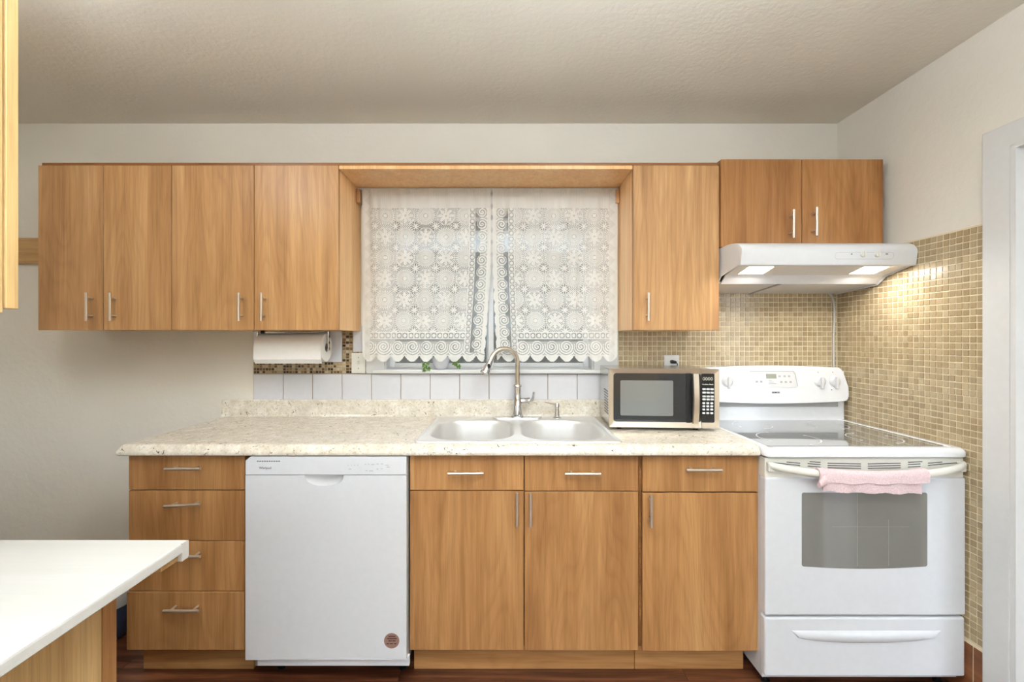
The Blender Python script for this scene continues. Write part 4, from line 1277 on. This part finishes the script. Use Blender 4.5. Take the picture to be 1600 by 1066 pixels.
def curtain(x_out, x_in, x_in_bot, zbot, label, sgn):
    W = abs(x_in - x_out); H = ZK1 - zbot
    st = .0025
    nu = int(W / st); nv = int(H / st)
    U, V = np.meshgrid(np.linspace(0, W, nu + 1), np.linspace(0, H, nv + 1))
    lace = lace_value(U, V, W, H, sgn)
    # scalloped silhouettes
    sb = .034 * (1 - np.abs(np.sin(U / .078 * PI)) ** .75)
    si = .007 * (1 - np.abs(np.sin(V / .062 * PI)) ** .8)
    keep = (V >= sb) & (W - U >= si)
    fr = 1 - V / H
    xin = x_in + (x_in_bot - x_in) * np.clip((fr - .35) / .65, 0, 1) ** 1.3
    Xw = x_out + (xin - x_out) * (U / W)
    g = np.clip((V - (H - .05)) / .05, 0, 1)
    Yw = YK - .004 + (.0035 + .0035 * fr) * np.sin(U / .135 * 2 * PI + .8 * sgn) + .002 * np.sin(U / .05 * 2 * PI + V * 5)
    Yw += g * .0022 * np.sin(U / .011 * 2 * PI + 2 * np.sin(U * 60)) - .004 * np.exp(-((V - H + .018) / .012) ** 2)
    Zw = zbot + V
    verts = np.stack([Xw, Yw, Zw], -1).reshape(-1, 3)
    idx = np.arange((nu + 1) * (nv + 1)).reshape(nv + 1, nu + 1)
    kf = keep[:-1, :-1] & keep[1:, :-1] & keep[:-1, 1:] & keep[1:, 1:]
    q = np.stack([idx[:-1, :-1], idx[:-1, 1:], idx[1:, 1:], idx[1:, :-1]], -1)[kf]
    used = np.zeros(len(verts), bool); used[q.ravel()] = True
    remap = np.cumsum(used) - 1
    loc = Vector(((x_out + x_in) / 2, YK, ZK1))
    vv = verts[used] - np.array(loc)
    me = bpy.data.meshes.new('lace_curtain')
    me.from_pydata(vv.tolist(), [], remap[q].tolist())
    at = me.attributes.new('lace', 'FLOAT', 'POINT')
    at.data.foreach_set('value', lace.reshape(-1)[used].astype(np.float32))
    me.materials.append(M['lace'])
    for p in me.polygons: p.use_smooth = True
    o = bpy.data.objects.new('lace_curtain', me); COL.objects.link(o); o.location = loc
    o['label'] = label; o['category'] = 'curtain'; o['group'] = 'lace curtain panels over the window'
    return o
curtain(X(566, YK), X(769, YK), X(757, YK), Z(566, YK), 'left white lace curtain panel, hanging above the small plant on the sill', 1)
curtain(X(964.5, YK), X(768, YK), X(776, YK), Z(566, YK), 'right white lace curtain panel, hanging behind the faucet neck', -1)
T = Thing('curtain_rod', 'thin white curtain rod under the bridge board above the lace', 'curtain rod', (0, YK, ZK1))
xa, xb = X(529, YU) + .0015, X(989, YU) - .0015
bm = B(); tube(bm, [(xa, YK + .003, ZK1 + .003), (xb, YK + .003, ZK1 + .003)], .0055, 12); T.part('rod', bm, 'trim')
for s_, x_ in ((1, xa), (-1, xb)):
    bm = B(); box(bm, min(x_, x_ + s_ * .018), max(x_, x_ + s_ * .018), YK - .020, YK + .022, ZK1 - .075, ZK1 - .004, .003)
    T.part('bracket', bm, 'oak')

# ------------------------------------------------------------------ plant on the sill
pxp, pyp = X(689, YW + .0), YW + .004
pz = 1.1925
T = Thing('potted_ivy', 'little ivy in a white bowl on the window sill below the lace', 'plant', (pxp, pyp, pz))
bm = B(); lathe(bm, (pxp, pyp, pz), [(.018, 0), (.022, .0), (.030, .008), (.040, .026), (.046, .052), (.048, .066), (.045, .066), (.040, .050), (.03, .03), (.001, .025)], 36)
T.part('pot', bm, 'ceramic')
def leaf(bm, c, size, yaw, droop):
    out = [(0, 0), (.28, -.18), (.55, -.10), (.42, .18), (.62, .48), (.30, .50), (0, 1.0), (-.30, .50), (-.62, .48), (-.42, .18), (-.55, -.10), (-.28, -.18)]
    Rm = Matrix.Rotation(yaw, 3, 'Y') @ Matrix.Rotation(droop, 3, 'X')
    vs = [bm.verts.new(Vector(c) + Rm @ Vector((a * size, -abs(a) * .25 * size, b * size))) for a, b in out]
    ce = bm.verts.new(Vector(c) + Rm @ Vector((0, .03 * size, .3 * size)))
    for i in range(len(vs)): bm.faces.new((vs[i], vs[(i + 1) % len(vs)], ce))
for dx_, dz_, n_ in ((-.072, -.002, 5), (.086, .010, 4), (-.012, .045, 2)):
    sm = B(); tube(sm, [(pxp + dx_ * .2, pyp, pz + .055), (pxp + dx_ * .55, pyp - .03, pz + .075), (pxp + dx_ * .9, pyp - .040, pz + .055 + dz_), (pxp + dx_, pyp - .040, pz + .03 + dz_)], .0013, 6)
    T.part('stem', sm, 'stem')
    for k in range(n_):
        bm = B(); leaf(bm, (pxp + dx_ + .010 * math.cos(k * 2.1), pyp - .044 - .001 * k, pz + .040 + dz_ - .009 * k), .020 + .003 * (k % 2), PI + .9 * math.sin(k * 1.9), .25 * math.cos(k))
        T.part('leaf', bm, 'leaf')

# ------------------------------------------------------------------ peninsula in the foreground
T = Thing('peninsula_counter', 'white laminate countertop corner in the left foreground', 'countertop', (-1.3, .5, .9))
ze = ZT
px_e = -.652
bm = B()
def edge_profile(x): pass
YN = .27                                   # near side of the peninsula
pen = [(px_e + .001, ze - .018), (px_e, ze - .004), (px_e - .001, ze - .001), (px_e - .004, ze), (-2.3, ze), (-2.3, ze - .020), (px_e - .001, ze - .020)]
pts0 = [bm.verts.new((x, .890, z)) for x, z in pen]
pts1 = [bm.verts.new((x + (.012 if x > -1 else 0), YN, z)) for x, z in pen]
for i in range(len(pen)):
    j = (i + 1) % len(pen); bm.faces.new((pts0[i], pts0[j], pts1[j], pts1[i]))
bm.faces.new(list(reversed(pts0))); bm.faces.new(pts1)
prism(bm, [(.890, ze), (.905, ze), (.908, ze - .001), (.909, ze - .004), (.909, ze - .032), (.906, ze - .036), (.890, ze - .036)], -2.3, px_e, 'yz')
T.part('top', bm, 'white_laminate')
bm = B(); box(bm, -2.25, px_e - .008, .845, .8895, ze - .034, ze - .0203); T.part('build_up_strip', bm, 'pine')
T = Thing('peninsula_cabinet', 'pale wooden base cabinet under the white foreground countertop', 'cabinet', (-1.5, .3, 0))
bm = B(); box(bm, -2.24, -.766, YN + .02, .838, .0005, ze - .0205, .001, 1); T.part('side_panel', bm, 'maple')
bm = B(); box(bm, -2.24, -.764, .8385, .868, .0005, ze - .036, .001, 1); T.part('face_frame', bm, 'oak_base')
# near upper cabinet
T = Thing('upper_cabinet', 'pale wooden cabinet hanging at the left edge of the picture, nearest the camera', 'cabinet', (-1.2, .3, 1.4))
bm = B(); box(bm, -2.2, -.768, .36, .675, 1.398, ZC - .001, .001, 1); T.part('carcass', bm, 'maple')
bm = B(); box(bm, -2.2, -.765, .6765, .694, 1.405, ZC - .004, .001, 1); T.part('door', bm, 'maple')

# little blue-lidded bin glimpsed between the cabinets
bx_, by_ = X(192, 2.0), 2.02
T = Thing('storage_tub', 'small blue and grey tub on the floor left of the drawer cabinet', 'tub', (bx_ - .12, by_, 0))
bm = B(); lathe(bm, (bx_ - .10, by_, .0005), [(.09, 0), (.10, .02), (.112, .14), (.112, .15)], 28); T.part('tub', bm, 'blue')
bm = B(); lathe(bm, (bx_ - .10, by_, .1512), [(.116, 0), (.116, .012), (.10, .05), (.06, .075), (.02, .08)], 28); T.part('lid', bm, 'cream_bag')
bm = B(); tube(bm, [(bx_ - .10 + .10 * math.cos(a), by_, .21 + .07 * math.sin(a)) for a in [PI * k / 12 for k in range(13)]], .005, 8); T.part('bail', bm, 'black')

# ceiling lamps added out of frame to brighten the room
for lx, ly, lb in ((-1.45, 1.0, 'added round frosted glass fill lamp on the ceiling over the left foreground countertop'), (.45, .80, 'added round frosted glass fill lamp on the ceiling towards the white door trim')):
    T = Thing('added_ceiling_lamp', lb, 'lamp', (lx, ly, ZC), 'fill lamps added on the ceiling above the kitchen')
    bm = B(); lathe(bm, (lx, ly, ZC - .0005), [(.06, 0), (.06, -.02), (.03, -.03)], 36); T.part('canopy', bm, 'nickel')
    bm = B(); tube(bm, [(lx, ly, ZC - .03), (lx, ly, ZC - .045)], .006, 10); T.part('stem', bm, 'nickel')
    bm = B(); lathe(bm, (lx, ly, ZC - .04), [(.03, 0), (.08, -.018), (.115, -.055), (.12, -.085), (.10, -.13), (.06, -.155), (.01, -.165)], 36); T.part('lamp_shade', bm, 'fill_lamp_glow')

# unseen uplight added behind the camera, standing in for a bounce flash
lx, ly = .10, -.30
T = Thing('added_uplight', 'added uplight with an upturned bowl behind the camera, in place of a bounce flash', 'lamp', (lx, ly, 0))
bm = B(); lathe(bm, (lx, ly, .0005), [(.14, 0), (.14, .012), (.10, .022), (.02, .03)], 36); T.part('base', bm, 'black')
bm = B(); tube(bm, [(lx, ly, .028), (lx, ly, 1.62)], .012, 12); T.part('pole', bm, 'black')
bm = B(); lathe(bm, (lx, ly, 1.60), [(.02, 0), (.08, .02), (.14, .07), (.17, .14), (.165, .14), (.135, .075), (.075, .03), (.015, .015)], 40); T.part('lamp_shade', bm, 'warm_white')
bm = B(); lathe(bm, (lx, ly, 1.665), [(.12, 0), (.125, .012), (.11, .022), (.02, .03)], 36); T.part('bulb', bm, 'fill_uplight_glow')
